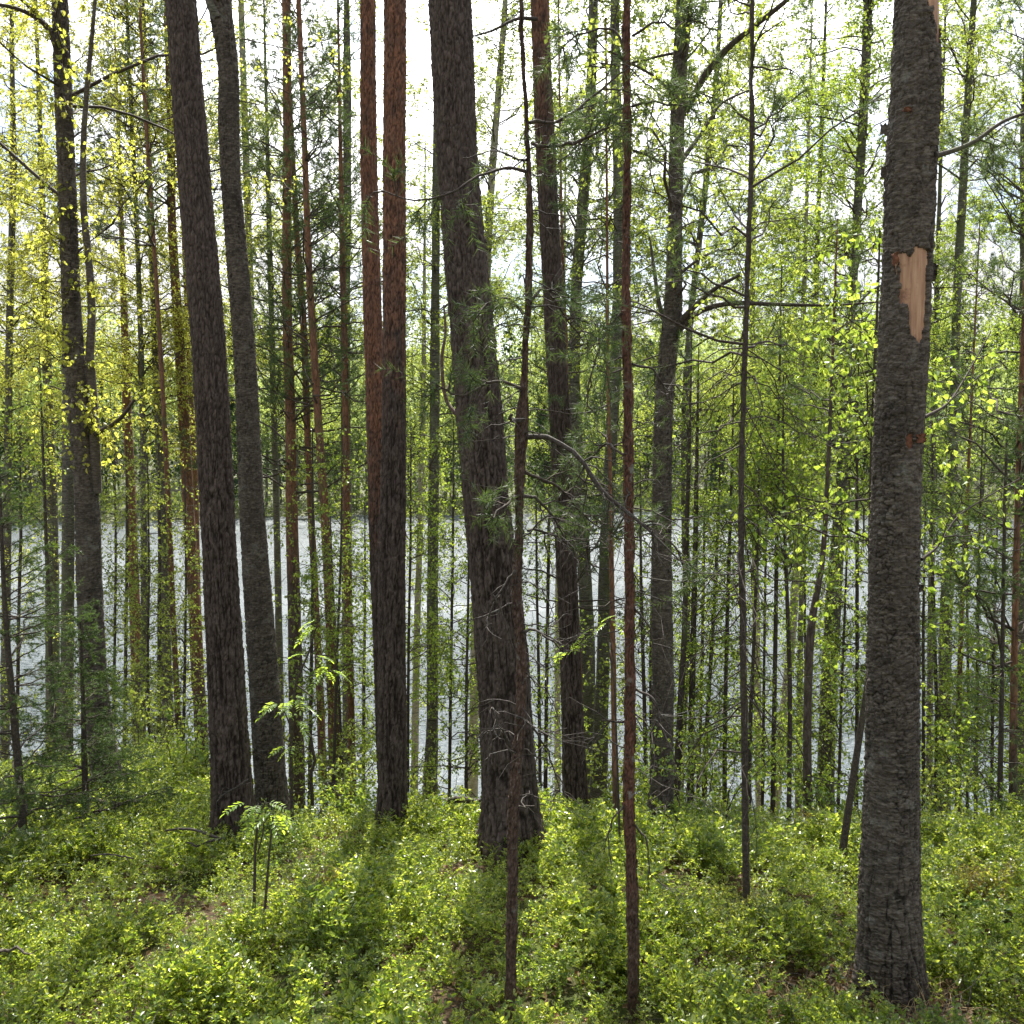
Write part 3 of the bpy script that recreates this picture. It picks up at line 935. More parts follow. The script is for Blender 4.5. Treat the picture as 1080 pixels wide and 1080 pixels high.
def peel(V, cx, r, th):
    px, py = pix(V)
    out = np.zeros(len(V), int)
    front = np.sin(th) < .25
    # offset across the stem, in stem radii
    c, _ = pix(np.stack([cx, V[:, 1] * 0 + 4.05, V[:, 2]], 1))
    rp = r * FPX / 4.05
    u = (px - c) / rp
    nz = .17 * fbm(px * .14, py * .07, 0, 77, 4)
    left = np.interp(py, [262, 285, 318, 358], [-.62, -.5, -.1, .25]) + nz * 1.6
    right = np.interp(py, [262, 300, 358], [.98, .97, .94]) + nz * .3
    top = 266 + 8 * vnoise(px * .15, 0, 0, 5) - np.where(u > .3, 3, 0)
    a = front & (py > top) & (py < 357 + 6 * vnoise(px * .2, 3, 0, 6)) & (u > left) & (u < right)
    out[a] = 1
    out[front & (py < 46 + 8 * nz) & (py > -60) & (u > .62 + nz + .008 * np.maximum(py, 0))] = 2
    d = ((u - .52) / .2) ** 2 + ((py - 465) / 9) ** 2
    out[front & (d < 1 + nz)] = 3
    return out


t, rows, b = start('birch_tree', 'big grey birch in the right foreground with bark torn off showing pink wood', 'birch tree', BG,
                   [(967, 0, 47), (965, 90, 51), (960, 180, 52), (957, 265, 50), (953, 360, 50.5), (947, 480, 50), (943, 600, 51), (942, 720, 52), (941, 800, 54), (940, 870, 58), (939, 930, 62), (940, 1000, 65)], 4.05, 12.5)
R = trunk_mesh(t, rows, b, 180, 900, M['birch_bark_old'], 71, 'flakes', ztop_fine=ZTOP(4.05), flare=.12, patches=peel)
rng = np.random.default_rng(3)
for px, py, sx, sy, dx in ((987, 38, 7, 9, 1), (931, 137, 6, 9, -1), (931, 183, 5, 10, -1), (984, 284, 7, 10, 1), (984, 292, 5, 7, 1), (972, 462, 8, 7, .4), (971, 620, 4, 6, 1), (958, 115, 8, 3, 0), (944, 272, 6, 9, -.7)):
    p0 = at(px, py, 4.05 - (.10 if abs(dx) < .8 else .03))
    s = 4.05 / FPX
    m_ = MB()
    gx, gz = 6, 7
    u, v = np.meshgrid(np.linspace(-1, 1, gx), np.linspace(-1, 1, gz))
    edge = 1 + .35 * fbm(u * 2 + px, v * 2, 0, 4, 2)
    X = p0[0] + (u * sx * .5 * edge) * s
    Z = p0[2] + (v * sy * .6 * edge) * s
    curl = .012 * (u * dx) ** 2 + .006 * fbm(u * 2, v * 2 + py, 0, 6, 2)
    Yy = p0[1] - curl
    f = np.stack([X, Yy, Z], -1).reshape(-1, 3)
    bk = f + [0, .007, 0]
    i, j = np.meshgrid(np.arange(gx - 1), np.arange(gz - 1))
    a = (j * gx + i).ravel()
    q = np.stack([a, a + 1, a + gx + 1, a + gx], 1)
    nn = gx * gz
    rim = [k for k in range(gx)] + [gx * (r + 1) - 1 for r in range(1, gz)] + [nn - 1 - k for k in range(1, gx)] + [gx * r for r in range(gz - 2, 0, -1)]
    rq = [[rim[k], rim[(k + 1) % len(rim)], nn + rim[(k + 1) % len(rim)], nn + rim[k]] for k in range(len(rim))]
    m_.add(np.vstack([f, bk]), np.vstack([q, q[:, ::-1] + nn, np.array(rq)]))
    m_.build('bark_flake', M['birch_bark_old'] if dx > .5 or dx < -.8 else M['inner_bark'], [c for c in t.children if c.name.startswith('trunk')][0], None, b)
branch(t, b, [(985, 165, 6), (1008, 158, 5), (1030, 148, 4.5), (1055, 130, 4), (1080, 120, 3.5), (1120, 112, 2)], 4.1, dY=.3, seed=23, twigs=9, kind='needle', mat='sapling_bark', tl=(.08, .25), name='branch')
branch(t, b, [(972, 590, 4), (990, 575, 2.5), (1010, 545, 2), (1040, 525, 1.6), (1075, 505, 1)], 4.1, dY=.4, seed=24, twigs=7, kind='leaf', leafmat='fresh_leaf', per=4, leaf=.03, tl=(.1, .3))
branch(t, b, [(975, 440, 4), (1000, 425, 2.5), (1020, 395, 2), (1045, 350, 1.4)], 4.15, dY=.4, seed=25, twigs=7, kind='leaf', leafmat='fresh_leaf', per=4, leaf=.03, tl=(.1, .3))
birch_crown(t, R, b, 72, 6, 12.2, 20, 2.2, 'birch_leaf')

# ---- thin foreground stems
t, rows, b = start('young_pine', 'thin crooked half dead pine with flaking bark and lichen, in front of the thickest pine', 'young pine', PG,
                   [(551, 60, 4), (556, 140, 5), (558, 200, 6.5), (557, 300, 7), (553, 400, 8), (551, 445, 12), (548, 500, 9.5), (547, 560, 9), (545, 620, 10), (549, 700, 11), (547, 780, 11.5), (541, 850, 12), (541, 940, 11.5), (538, 1062, 11.5)], 3.5, 3.3)
R = trunk_mesh(t, rows, b, 36, 560, M['flaky_bark'], 81, 'scales', ztop_fine=ZTOP(3.5), warm=(5, 9))
Y = 3.5
for i, (pp, kd, dy, tw, lb) in enumerate([
    ([(556, 182, 4), (530, 180, 3), (500, 186, 2.6), (470, 205, 2.2), (430, 213, 1.6), (400, 200, 1)], 'needle', -.2, 7, None),
    ([(557, 170, 4), (545, 172, 2), (520, 165, 1.5), (490, 178, 1)], 'bare', .2, 5, None),
    ([(558, 130, 4), (585, 125, 3), (612, 105, 3), (645, 75, 2), (665, 60, 1)], 'needle', .2, 7, None),
    ([(559, 152, 4), (580, 148, 3.4), (608, 142, 3), (640, 128, 2)], 'needle', -.1, 5, None),
    ([(554, 440, 6), (536, 444, 4), (531, 440, 2)], 'bare', -.1, 2, None),
    ([(552, 463, 6), (575, 466, 5.5), (600, 476, 5), (622, 498, 5), (640, 520, 5), (665, 540, 4), (690, 560, 3), (720, 590, 1.5)], 'bare', -.25, 16, 'lichen grey dead bough reaching right'),
    ([(552, 498, 4), (575, 506, 3.4), (597, 520, 3), (615, 545, 2), (640, 560, 1)], 'needle', .25, 8, None),
    ([(551, 523, 4), (568, 528, 3), (582, 545, 2.6), (587, 562, 1.4)], 'bare', .1, 6, None),
    ([(548, 524, 4), (530, 540, 2.6), (510, 555, 1.6)], 'needle', -.2, 5, None),
    ([(553, 412, 4), (520, 400, 3), (485, 420, 2), (455, 405, 1.4)], 'needle', -.3, 8, None),
    ([(549, 668, 4), (567, 668, 2.6), (586, 680, 2), (598, 690, 1)], 'bare', -.15, 5, None),
    ([(557, 560, 3), (585, 565, 2.5), (612, 580, 2), (640, 612, 1)], 'bare', .2, 9, None),
    ([(547, 755, 4), (565, 770, 2.5), (582, 800, 2), (592, 836, 1)], 'bare', .15, 5, None),
    ([(543, 800, 4), (525, 770, 2.5), (515, 750, 2), (512, 800, 1)], 'bare', -.2, 5, 'grey dead twig curling across the trunk behind'),
    ([(553, 330, 4), (535, 312, 2.5), (512, 318, 2), (494, 350, 1)], 'needle', -.2, 7, None),
    ([(554, 320, 4), (575, 300, 2.5), (600, 330, 2), (620, 360, 1)], 'needle', .1, 7, None),
    ([(552, 600, 3), (533, 615, 2), (512, 650, 1.2)], 'bare', -.1, 5, None)]):
    branch(t, b, pp, Y, dY=dy, mat='dead_twig' if kd == 'bare' else 'twig', seed=100 + i, twigs=tw, kind=kd, tl=(.06, .2), name='dead_branch' if kd == 'bare' else 'branch', label=lb, wig=.004)
dead_twigs(t, R, b, 140, zpx(860, 3.5), zpx(120, 3.5), 34, .22, fine=9)

t, rows, b = start('young_pine', 'thin straight red stemmed pine right of the middle, foot deep in the bilberries', 'young pine', PG,
                   [(661, 0, 8), (661, 180, 8.5), (661, 360, 9.5), (663, 450, 10), (663, 540, 10.3), (664, 640, 11), (664, 760, 11.5), (664, 860, 12), (667, 940, 12.3), (668, 1028, 12)], 3.8, 5.2)
R = trunk_mesh(t, rows, b, 36, 520, M['flaky_bark'], 91, 'scales', ztop_fine=ZTOP(3.8), warm=(.1, .9))
Y = 3.8
for i, (pp, kd, dy, tw) in enumerate([
    ([(666, 112, 3), (690, 105, 2.4), (715, 112, 2), (740, 105, 1)], 'needle', -.2, 9),
    ([(657, 112, 3), (640, 120, 2.4), (612, 150, 2), (590, 170, 1)], 'needle', .2, 9),
    ([(666, 158, 3), (690, 172, 2), (705, 190, 1.4), (720, 196, 1)], 'bare', -.1, 5),
    ([(657, 50, 3), (640, 30, 2.4), (610, 40, 2), (590, 60, 1)], 'needle', .2, 9),
    ([(666, 40, 3), (690, 22, 2.4), (712, 30, 2), (735, 20, 1)], 'needle', -.2, 9),
    ([(657, 330, 3), (640, 350, 2.4), (622, 400, 2), (618, 440, 1)], 'needle', -.1, 7),
    ([(666, 385, 3), (685, 392, 2.4), (700, 420, 1.6)], 'bare', .1, 5),
    ([(657, 480, 3), (636, 470, 2.4), (612, 500, 2), (600, 540, 1)], 'needle', .3, 8),
    ([(668, 545, 3), (690, 560, 2.4), (710, 580, 2), (725, 620, 1)], 'needle', .1, 6),
    ([(670, 725, 3), (690, 735, 2.6), (700, 770, 2), (712, 800, 1), (700, 850, 1)], 'bare', -.2, 4),
    ([(658, 762, 3), (640, 765, 2), (622, 785, 1)], 'bare', .1, 3),
    ([(660, 848, 2.5), (648, 858, 2), (640, 880, 1.6), (645, 915, 1)], 'bare', -.15, 1),
    ([(670, 870, 2.5), (678, 890, 2), (676, 930, 1)], 'bare', -.1, 1),
    ([(668, 640, 3), (685, 660, 2), (690, 690, 1)], 'bare', -.1, 4)]):
    branch(t, b, pp, Y, dY=dy, mat='dead_twig' if kd == 'bare' else 'twig', seed=200 + i, twigs=tw, kind=kd, tl=(.06, .22), name='dead_branch' if kd == 'bare' else 'branch', wig=.003)
dead_twigs(t, R, b, 230, zpx(800, 3.8), zpx(60, 3.8), 30, .25, fine=8)

t, rows, b = start('young_pine', 'thin dark stem with rows of bare drooping twigs, left of the big right birch', 'young pine', PG,
                   [(793, 60, 4), (792, 180, 5), (788, 300, 5.5), (784, 420, 6), (782, 540, 6), (783, 640, 6.6), (785, 760, 7.2), (786, 860, 7.5), (787, 935, 7.5)], 5.1, 6)
R = trunk_mesh(t, rows, b, 24, 240, M['sapling_bark'], 93, 'scales', ztop_fine=ZTOP(5.1))
dead_twigs(t, R, b, 231, zpx(800, 5.1), zpx(330, 5.1), 60, .75, mat='twig', elev=(-55, 10), fine=5)
pine_crown(t, R, b, 232, zpx(370, 5.1), 5.8, .28, .8, 3, 7, dens=1.0)

# ---- the trees further down the bank
def down_bank(Y):
    return Y if Y < 7.9 else min(11.5 + (Y - 7.9) * 1.35, 20.5)


def pine(label, pts, Y, seed, top=11, warm=(1., 4.), crown=None, L=1.2, whorl=.45, per=3, dead=0, dlen=.6, name='pine_tree', cat='pine tree', S=14, dens=1., mat='pine_bark_far', group=PG):
    Y = down_bank(Y)
    L *= 1.25
    t, rows, b = start(name, label, cat, group, pts, Y, top)
    R = trunk_mesh(t, rows, b, S, 150, M[mat], seed, 'far', ztop_fine=ZTOP(Y), warm=warm)
    z0 = zpx(crown, Y) if crown is not None else ZTOP(Y) + .4
    mb = MB()
    if dead:
        dead_twigs(t, R, b, seed + 2, zpx(820, Y), max(z0, zpx(300, Y)), dead, dlen, fine=4, mb=mb)
    pine_crown(t, R, b, seed + 1, z0, rows[-1, 2] - .1, whorl, L, per, Y, dens=dens, mb=mb)
    return t


def birch(label, pts, Y, seed, top=10, crown=520, n=40, L=1.5, leaf=.035, lmat='birch_leaf', mat='birch_bark_far', name='birch_tree', cat='birch tree', S=14, twigs=9, per=13, low=0, group=BG, elev=(10, 60)):
    Y = down_bank(Y)
    top, n, L, leaf = top + 1.5, n * 1.6, L * 1.25, leaf
    t, rows, b = start(name, label, cat, group, pts, Y, top)
    R = trunk_mesh(t, rows, b, S, 150, M[mat], seed, 'far', ztop_fine=min(ZTOP(Y), rows[-1, 2]))
    mb = MB()
    if low:
        birch_crown(t, R, b, seed + 2, max(zpx(840, Y), rows[0, 2] + .5), zpx(crown, Y), int(low * .8), .5, lmat, leaf, 10, 9, prof=lambda f: 1 + 0 * f, mb=mb, done=False)
    birch_crown(t, R, b, seed + 1, zpx(crown, Y), rows[-1, 2] - .15, int(n * 1.4), L, lmat, leaf, twigs, per, elev=elev, mb=mb)
    return t


def sapling(label, pts, Y, seed, ext=1.2, n=26, L=.6, leaf=.035, lmat='fresh_leaf', mat='sapling_bark', twigs=9, per=9, low=840, cat='sapling', name='birch_sapling'):
    if Y > 7.3:
        Y, n, L, leaf = Y * 1.35, int(n * 1.5), L * 1.3, leaf * 1.0
    top = zpx(pts[0][1], Y) + ext
    t, rows, b = start(name, label, cat, BS, pts, Y, top)
    R = trunk_mesh(t, rows, b, 8, 90, M[mat], seed, 'far')
    birch_crown(t, R, b, seed + 1, max(zpx(low, Y), rows[0, 2] + .5), rows[-1, 2] - .05, n, L, lmat, leaf, twigs, per, elev=(5, 55), grav=.2)
    return t


# left third
birch('slim grey birch close behind the forked birch on its left side', [(70, 300, 9), (71, 420, 11), (72, 560, 13), (71, 680, 13), (70, 780, 14)], 10.5, 301, 10, 420, 40, 1.5, lmat='yellow_leaf', low=10)
birch('green stained birch second from the left edge, behind the spruce', [(47, 280, 7), (50, 400, 9), (54, 520, 12), (55, 640, 14), (56, 780, 15)], 13, 305, 11, 460, 44, 1.8, lmat='yellow_leaf', low=14)
birch('slim birch nearest to the left edge, half hidden by yellow leaves', [(14, 150, 6), (10, 350, 7), (8, 520, 8), (6, 700, 9)], 12, 309, 10, 520, 44, 1.7, lmat='yellow_leaf', low=8)
pine('orange pine with leaves climbing its lower stem, right of the forked birch', [(131, 330, 7), (134, 430, 9), (138, 520, 10), (142, 640, 11), (147, 800, 13)], 14, 313, 10, (3, 5.5), 300, 1.3, .5, 3)
birch('pale mottled birch, left partner of a thin red pine', [(160, 250, 7), (166, 400, 9), (171, 520, 10.5), (174, 640, 11), (178, 800, 12)], 12, 317, 10, 430, 46, 1.6, lmat='yellow_leaf', low=16)
pine('thin dark red pine touching the right side of a mottled birch', [(150, 60, 3.5), (162, 250, 4), (172, 420, 5), (178, 540, 5.5), (184, 680, 6), (191, 820, 7)], 9.5, 321, 8, (.5, 2.5), 260, 1.2, .4, 4, dead=20, dens=1.4)
pine('orange pine seen along the left edge of the stout left pine', [(177, 40, 7), (180, 130, 8), (182, 250, 9), (188, 340, 10), (193, 430, 11), (199, 540, 12), (205, 640, 13), (212, 770, 14)], 12, 325, 12, (2, 4.5), 220, 1.8, .42, 4, dead=16, dens=1.4)
pine('faint orange pine stem just left of the stout left pine at half height', [(199, 380, 5), (205, 480, 6), (208, 600, 6), (214, 780, 7)], 17, 329, 9, (2, 5), 330, 1.2, .5, 3)
birch('pale thin birch between the crooked birch and the orange pine', [(254, 0, 6), (258, 120, 7), (264, 300, 7.5), (268, 420, 8), (276, 600, 8)], 14, 333, 11, 420, 40, 1.6, mat='birch_bark_pale', lmat='yellow_leaf')
pine('tall orange pine with needle sprays right of the crooked grey birch', [(302, 0, 9), (303, 150, 9), (303, 330, 10), (306, 430, 11), (308, 560, 13), (311, 680, 14.5), (313, 810, 17)], 10, 337, 12, (3, 5.5), 520, 1.5, .34, 4, dead=12, dens=1.5)
pine('thin rust brown pine leaning left, left of the pine pair', [(315, 0, 5), (321, 150, 6), (325, 260, 7), (331, 370, 8), (339, 490, 9), (347, 620, 10.5), (353, 800, 13)], 8.8, 341, 9, (-.5, 2), 430, 1.1, .34, 4, dead=24, dens=1.4)
pine('slender red pine in the gap left of the thin rust brown pine', [(312, 230, 6), (320, 340, 7), (325, 470, 7), (331, 600, 7.5), (336, 700, 8), (341, 830, 9)], 10.5, 345, 9, (0, 2), 480, 1.2, .34, 4, dead=20, dens=1.5)
pine('slim straight red pine just left of the pine pair', [(361, 260, 6), (364, 400, 7), (366, 560, 8), (369, 700, 8), (372, 835, 8.5)], 9.2, 349, 8, (0, 1.4), 400, 1.1, .36, 4, dead=22, dens=1.4)
birch('green tinted birch left of the pine pair, leafy at the top', [(366, 60, 8), (366, 200, 9), (364, 340, 10), (365, 500, 11), (366, 640, 11), (367, 790, 11)], 12.5, 353, 10, 400, 50, 1.5, low=12)
birch('wispy birch whose crown fills the gap above the left pines', [(136, 60, 4), (145, 260, 5), (150, 420, 6), (152, 600, 7), (150, 800, 7)], 11.5, 357, 9, 480, 60, 1.6, lmat='yellow_leaf')
birch('leafy birch with a thin stem between the left pine and the orange pine pair', [(283, 200, 5), (287, 360, 6), (292, 560, 7), (296, 760, 8)], 13, 361, 9, 470, 44, 1.4, lmat='birch_leaf')
# middle
birch('slim birch standing alone on the light water between pine pair and thickest pine', [(460, 200, 8), (459, 330, 9.5), (458, 480, 11), (456, 640, 12), (456, 760, 13), (454, 835, 16)], 9.8, 365, 9, 520, 30, 1.2, low=16)
birch('pale young birch on the light water, second right of the pine pair', [(447, 380, 5), (444, 520, 6), (440, 660, 7), (437, 820, 8)], 12, 369, 5, 600, 18, .8, mat='birch_bark_pale', low=14)
birch('pale wispy birch peeping right of the thickest pine at the top', [(533, 0, 6), (527, 80, 7), (518, 200, 8), (512, 330, 8), (505, 500, 9), (501, 700, 10), (499, 820, 11)], 13, 373, 11, 420, 64, 1.9, mat='birch_bark_pale', low=14)
birch('dark leaning birch right of the dark pine with the reddish top', [(626, 0, 10), (622, 120, 11), (614, 220, 12), (607, 320, 12), (606, 420, 13), (613, 540, 14), (619, 660, 15), (621, 810, 17)], 9.3, 377, 11, 380, 40, 1.7)
birch('mossy grey trunk, left neighbour of the thin straight red stemmed pine', [(649, 60, 10), (653, 220, 12), (651, 340, 12), (645, 460, 13), (639, 580, 14), (636, 700, 14), (631, 840, 19)], 8.8, 381, 10, 420, 20, 1.2, low=6)
pine('very thin red pine tucked against the thin straight red stemmed pine', [(641, 380, 3.5), (643, 480, 4), (645, 600, 5), (647, 720, 6), (649, 850, 6)], 7.2, 385, 4.5, (-1, 1), 560, .7, .3, 3, dead=18)
pine('needly pine between the dark pine and the leaning birch', [(592, 220, 3), (596, 340, 4), (600, 500, 5), (611, 700, 5), (614, 820, 6)], 8, 389, 6.5, (0, 2), 640, .95, .28, 4, dead=14, dens=1.5)
birch('faint birch far behind, between the thickest pine and the dark pine', [(592, 480, 5), (589, 600, 6), (588, 720, 6.5), (588, 830, 7)], 15, 393, 8, 560, 30, 1.2, mat='birch_bark_pale', low=12)
# right
birch('leafy birch in the middle of the right half, left of the big right birch', [(916, 0, 9), (911, 110, 10), (904, 230, 9), (897, 340, 9), (891, 440, 11), (886, 540, 13), (880, 620, 16), (874, 720, 16.5), (870, 850, 19)], 9.0, 397, 10, 540, 64, 1.7, lmat='fresh_leaf', low=16)
birch('slim grey birch right of the big right birch, leaning right at the top', [(1027, 0, 6), (1022, 80, 7.5), (1016, 190, 8.5), (1009, 320, 9), (1006, 430, 10), (1003, 540, 11), (998, 640, 12.5), (996, 740, 13), (995, 855, 15)], 9.2, 401, 10, 200, 30, 1.4, lmat='birch_leaf', low=20)
birch('pale trunk leaning right on the light water, left of the big right birch', [(846, 380, 6), (843, 480, 7), (840, 600, 8), (834, 680, 9.5), (825, 770, 10), (817, 850, 11)], 11.5, 405, 7.5, 560, 30, 1.1, mat='birch_bark_pale', lmat='fresh_leaf', low=18)
pine('brown stem bending right near half height, left of the leafy birch', [(876, 430, 4), (872, 520, 5), (866, 600, 6), (857, 650, 8), (852, 740, 8.5), (852, 860, 10)], 7.6, 409, 3.2, (2, 5), 470, .5, .3, 3, dead=8)
birch('pale thin birch rising left of the leafy birch into the top right sky', [(791, 60, 4), (794, 150, 5), (794, 260, 5.5), (793, 380, 6), (796, 560, 7), (800, 800, 8)], 12.5, 413, 10, 460, 50, 1.6, mat='birch_bark_pale')
birch('wavy slim birch leaning right out of the middle trunks', [(757, 60, 5), (749, 150, 6), (738, 250, 6.5), (727, 350, 7), (722, 480, 8), (724, 640, 8), (716, 850, 9)], 9.0, 417, 9, 480, 46, 1.5)
pine('thin red pine at the right edge of the photo', [(1080, 330, 4.5), (1076, 430, 5), (1073, 540, 6), (1070, 680, 7), (1068, 860, 9)], 7.8, 421, 6, (-.3, 1.5), 700, 1.0, .28, 4, dead=20, dens=1.4)
birch('grey birch half cut off by the right edge of the photo', [(1082, 100, 9), (1081, 300, 10), (1080, 500, 11), (1079, 700, 12), (1078, 850, 14)], 10.5, 425, 9, 470, 36, 1.4, lmat='fresh_leaf', low=14)
pine('small brown pine right of the slim grey birch', [(1022, 480, 3), (1017, 580, 4), (1013, 680, 5), (1010, 860, 6)], 8.3, 429, 4.2, (0, 2), 600, .7, .3, 3, dead=18)
birch('tall wispy birch behind the torn bark of the big right birch', [(988, 300, 5), (985, 420, 6), (983, 560, 6), (981, 700, 6.5), (980, 850, 7)], 13, 433, 10, 420, 44, 1.5, lmat='birch_leaf')
birch('thin birch between pale leaning trunk and big right birch', [(868, 100, 4), (862, 260, 5), (858, 420, 6), (846, 620, 6), (842, 840, 7)], 12, 437, 9, 500, 54, 1.6, lmat='fresh_leaf')

# thin saplings
for i, (lb, pts, Y, kw) in enumerate([
    ('twin stemmed looking sapling, left stem, right of the knotted grey trunk', [(727, 470, 3.5), (724, 560, 5), (722, 660, 6), (717, 760, 7), (712, 860, 8)], 7.9, {}),
    ('upright sapling just right of the twin looking sapling', [(735, 480, 4), (733, 600, 6), (730, 720, 6.5), (728, 860, 8)], 8.2, {}),
    ('thin sapling with low green leaves halfway between the knotted trunk and the bare twigged stem', [(757, 560, 3), (752, 660, 4), (746, 760, 4.5), (742, 860, 6)], 8.6, dict(n=30)),
    ('dark sapling leaning right next to the bare twigged stem', [(771, 520, 3), (768, 620, 4), (765, 740, 4.5), (764, 860, 5)], 8.1, {}),
    ('spindly dark sapling close to the right of the bare twigged stem', [(799, 560, 3), (795, 680, 4), (791, 780, 4.5), (790, 860, 5)], 7.6, dict(n=14)),
    ('straight black sapling left of the pale leaning trunk', [(822, 400, 3), (820, 520, 4.2), (818, 660, 4.6), (815, 860, 5.5)], 8.0, dict(n=22, low=560)),
    ('slanting bare sapling stem at the left foot of the big right birch', [(922, 640, 4), (915, 720, 6.5), (906, 780, 7.5), (897, 840, 8), (889, 895, 8.5)], 5.9, dict(n=10, L=.4, low=740)),
    ('thin brown sapling just left of the big right birch', [(904, 470, 3), (904, 600, 4), (904, 740, 4.2), (903, 860, 5)], 8.4, dict(n=26)),
    ('thread thin sapling between the leafy birch and the big right birch', [(892, 620, 2.4), (888, 720, 3), (884, 860, 3.6)], 8.0, {}),
    ('greenish sapling close to the right side of the big right birch', [(974, 640, 3), (974, 740, 3.4), (974, 860, 4)], 8.2, {}),
    ('crooked sapling hugging the left of the slim grey birch on the right', [(983, 560, 3), (986, 680, 4), (988, 770, 4), (986, 860, 4.5)], 8.7, {}),
    ('wispy green sapling third from the right edge', [(1033, 560, 2.6), (1031, 680, 3.4), (1029, 860, 4.4)], 8.6, dict(n=36)),
    ('low leafy sapling second from the right edge', [(1049, 640, 2.6), (1047, 740, 3.4), (1046, 860, 4)], 8.0, dict(n=36)),
    ('thin sapling close right of the thin flaky pine', [(566, 600, 2.5), (568, 700, 3.2), (570, 850, 4)], 8.6, dict(n=18)),
    ('leafy sapling half hidden right of the thickest pine', [(579, 560, 3), (577, 680, 3.6), (575, 850, 4.5)], 9.2, dict(n=20)),
    ('thin dark sapling between red stemmed pine and knotted trunk', [(676, 600, 3), (679, 720, 4), (682, 850, 5)], 8.1, dict(n=16, lmat='birch_leaf')),
    ('pale sapling left of the twin looking saplings', [(742, 600, 3), (740, 720, 3.6), (735, 860, 4)], 9.6, dict(n=26)),
    ('thin sapling standing alone right of the orange pine with leafy foot', [(134, 540, 3), (133, 660, 3.6), (131, 800, 4)], 10.5, dict(n=26, lmat='birch_leaf')),
    ('dark straight sapling left of the mottled birch', [(168, 540, 3), (168, 660, 4.2), (168, 800, 5)], 10, dict(n=14, lmat='birch_leaf')),
    ('thin reddish sapling left of the green stained birch', [(46, 490, 3), (49, 580, 4), (53, 680, 4.6), (60, 810, 5.5)], 7.9, dict(n=10, low=600)),
    ('faint sapling in the gap between forked birch and left edge', [(22, 540, 3), (20, 640, 3.4), (18, 780, 4)], 10.2, dict(n=34, lmat='birch_leaf')),
    ('pale sapling left of the pine pair at the water', [(385, 620, 2.6), (384, 720, 3.2), (383, 830, 4)], 9.6, dict(n=24)),
    ('leafy sapling at the left foot of the pine pair', [(352, 640, 2.4), (358, 740, 3), (361, 830, 3.6)], 9.0, dict(n=26)),
    ('broad leaved sapling with bright leaves spreading left of the big right birch', [(925, 330, 3), (921, 430, 4), (918, 560, 5), (920, 700, 6), (922, 850, 6)], 6.2, dict(n=20, L=1.0, leaf=.046, ext=.5, low=600, twigs=8, per=7)),
    ('bright leaved sapling beyond the bare twigged stem', [(826, 480, 3), (829, 600, 4), (833, 720, 5), (832, 860, 5)], 7.4, dict(n=26, L=.8, leaf=.045, ext=.8, low=620)),
    ('wispy sapling against the water just right of the forked birch', [(122, 560, 2.4), (121, 680, 3), (119, 800, 3.6)], 9.4, dict(n=30, lmat='birch_leaf')),
    ('wispy sapling between the orange pine with leafy foot and the mottled birch', [(157, 580, 2.4), (156, 700, 3), (158, 800, 3.6)], 9.0, dict(n=30, lmat='birch_leaf')),
    ('sapling in the gap between mottled birch and the stout left pine', [(196, 600, 2.4), (195, 700, 3), (193, 800, 3.6)], 8.8, dict(n=30, lmat='birch_leaf')),
    ('hair thin sapling on the water right of the lone slim birch', [(478, 540, 2.4), (476, 680, 3), (474, 830, 3.6)], 9.4, dict(n=34, L=.7)),
    ('thin sapling on the water between the pale young birch and the pine pair', [(433, 560, 2.4), (431, 680, 3), (430, 830, 3.4)], 8.8, dict(n=30)),
    ('thin sapling against the left side of the thickest pine', [(494, 620, 2.4), (492, 720, 3), (492, 830, 3.4)], 8.4, dict(n=30)),
    ('thin sapling halfway between the thin brown pine pair and the slim red pine', [(360, 560, 2.2), (356, 680, 2.8), (352, 820, 3.4)], 8.2, dict(n=28)),
    ('wispy sapling on the water right of the straight black sapling', [(849, 640, 2.4), (850, 740, 3), (849, 860, 3.4)], 9.4, dict(n=34)),
    ('twiggy sapling on the water between bare twigged stem and straight black sapling', [(808, 560, 2.2), (806, 700, 3), (804, 860, 3.6)], 9.0, dict(n=40, L=.7, per=5)),
    ('wispy sapling left of the knotted grey trunk near the red stemmed pine', [(689, 560, 2.2), (686, 700, 3), (688, 860, 3.4)], 9.0, dict(n=30)),
    ('fourth wispy sapling from the right edge', [(1020, 600, 2.4), (1021, 720, 3), (1020, 860, 3.4)], 9.2, dict(n=34)),
    ('young leafy sapling between the thin rust brown pine and the tall orange pine', [(330, 560, 3), (329, 660, 3.4), (327, 800, 4)], 8.4, dict(n=26, lmat='birch_leaf'))]):
    sapling(lb, pts, Y, 500 + 7 * i, **kw)

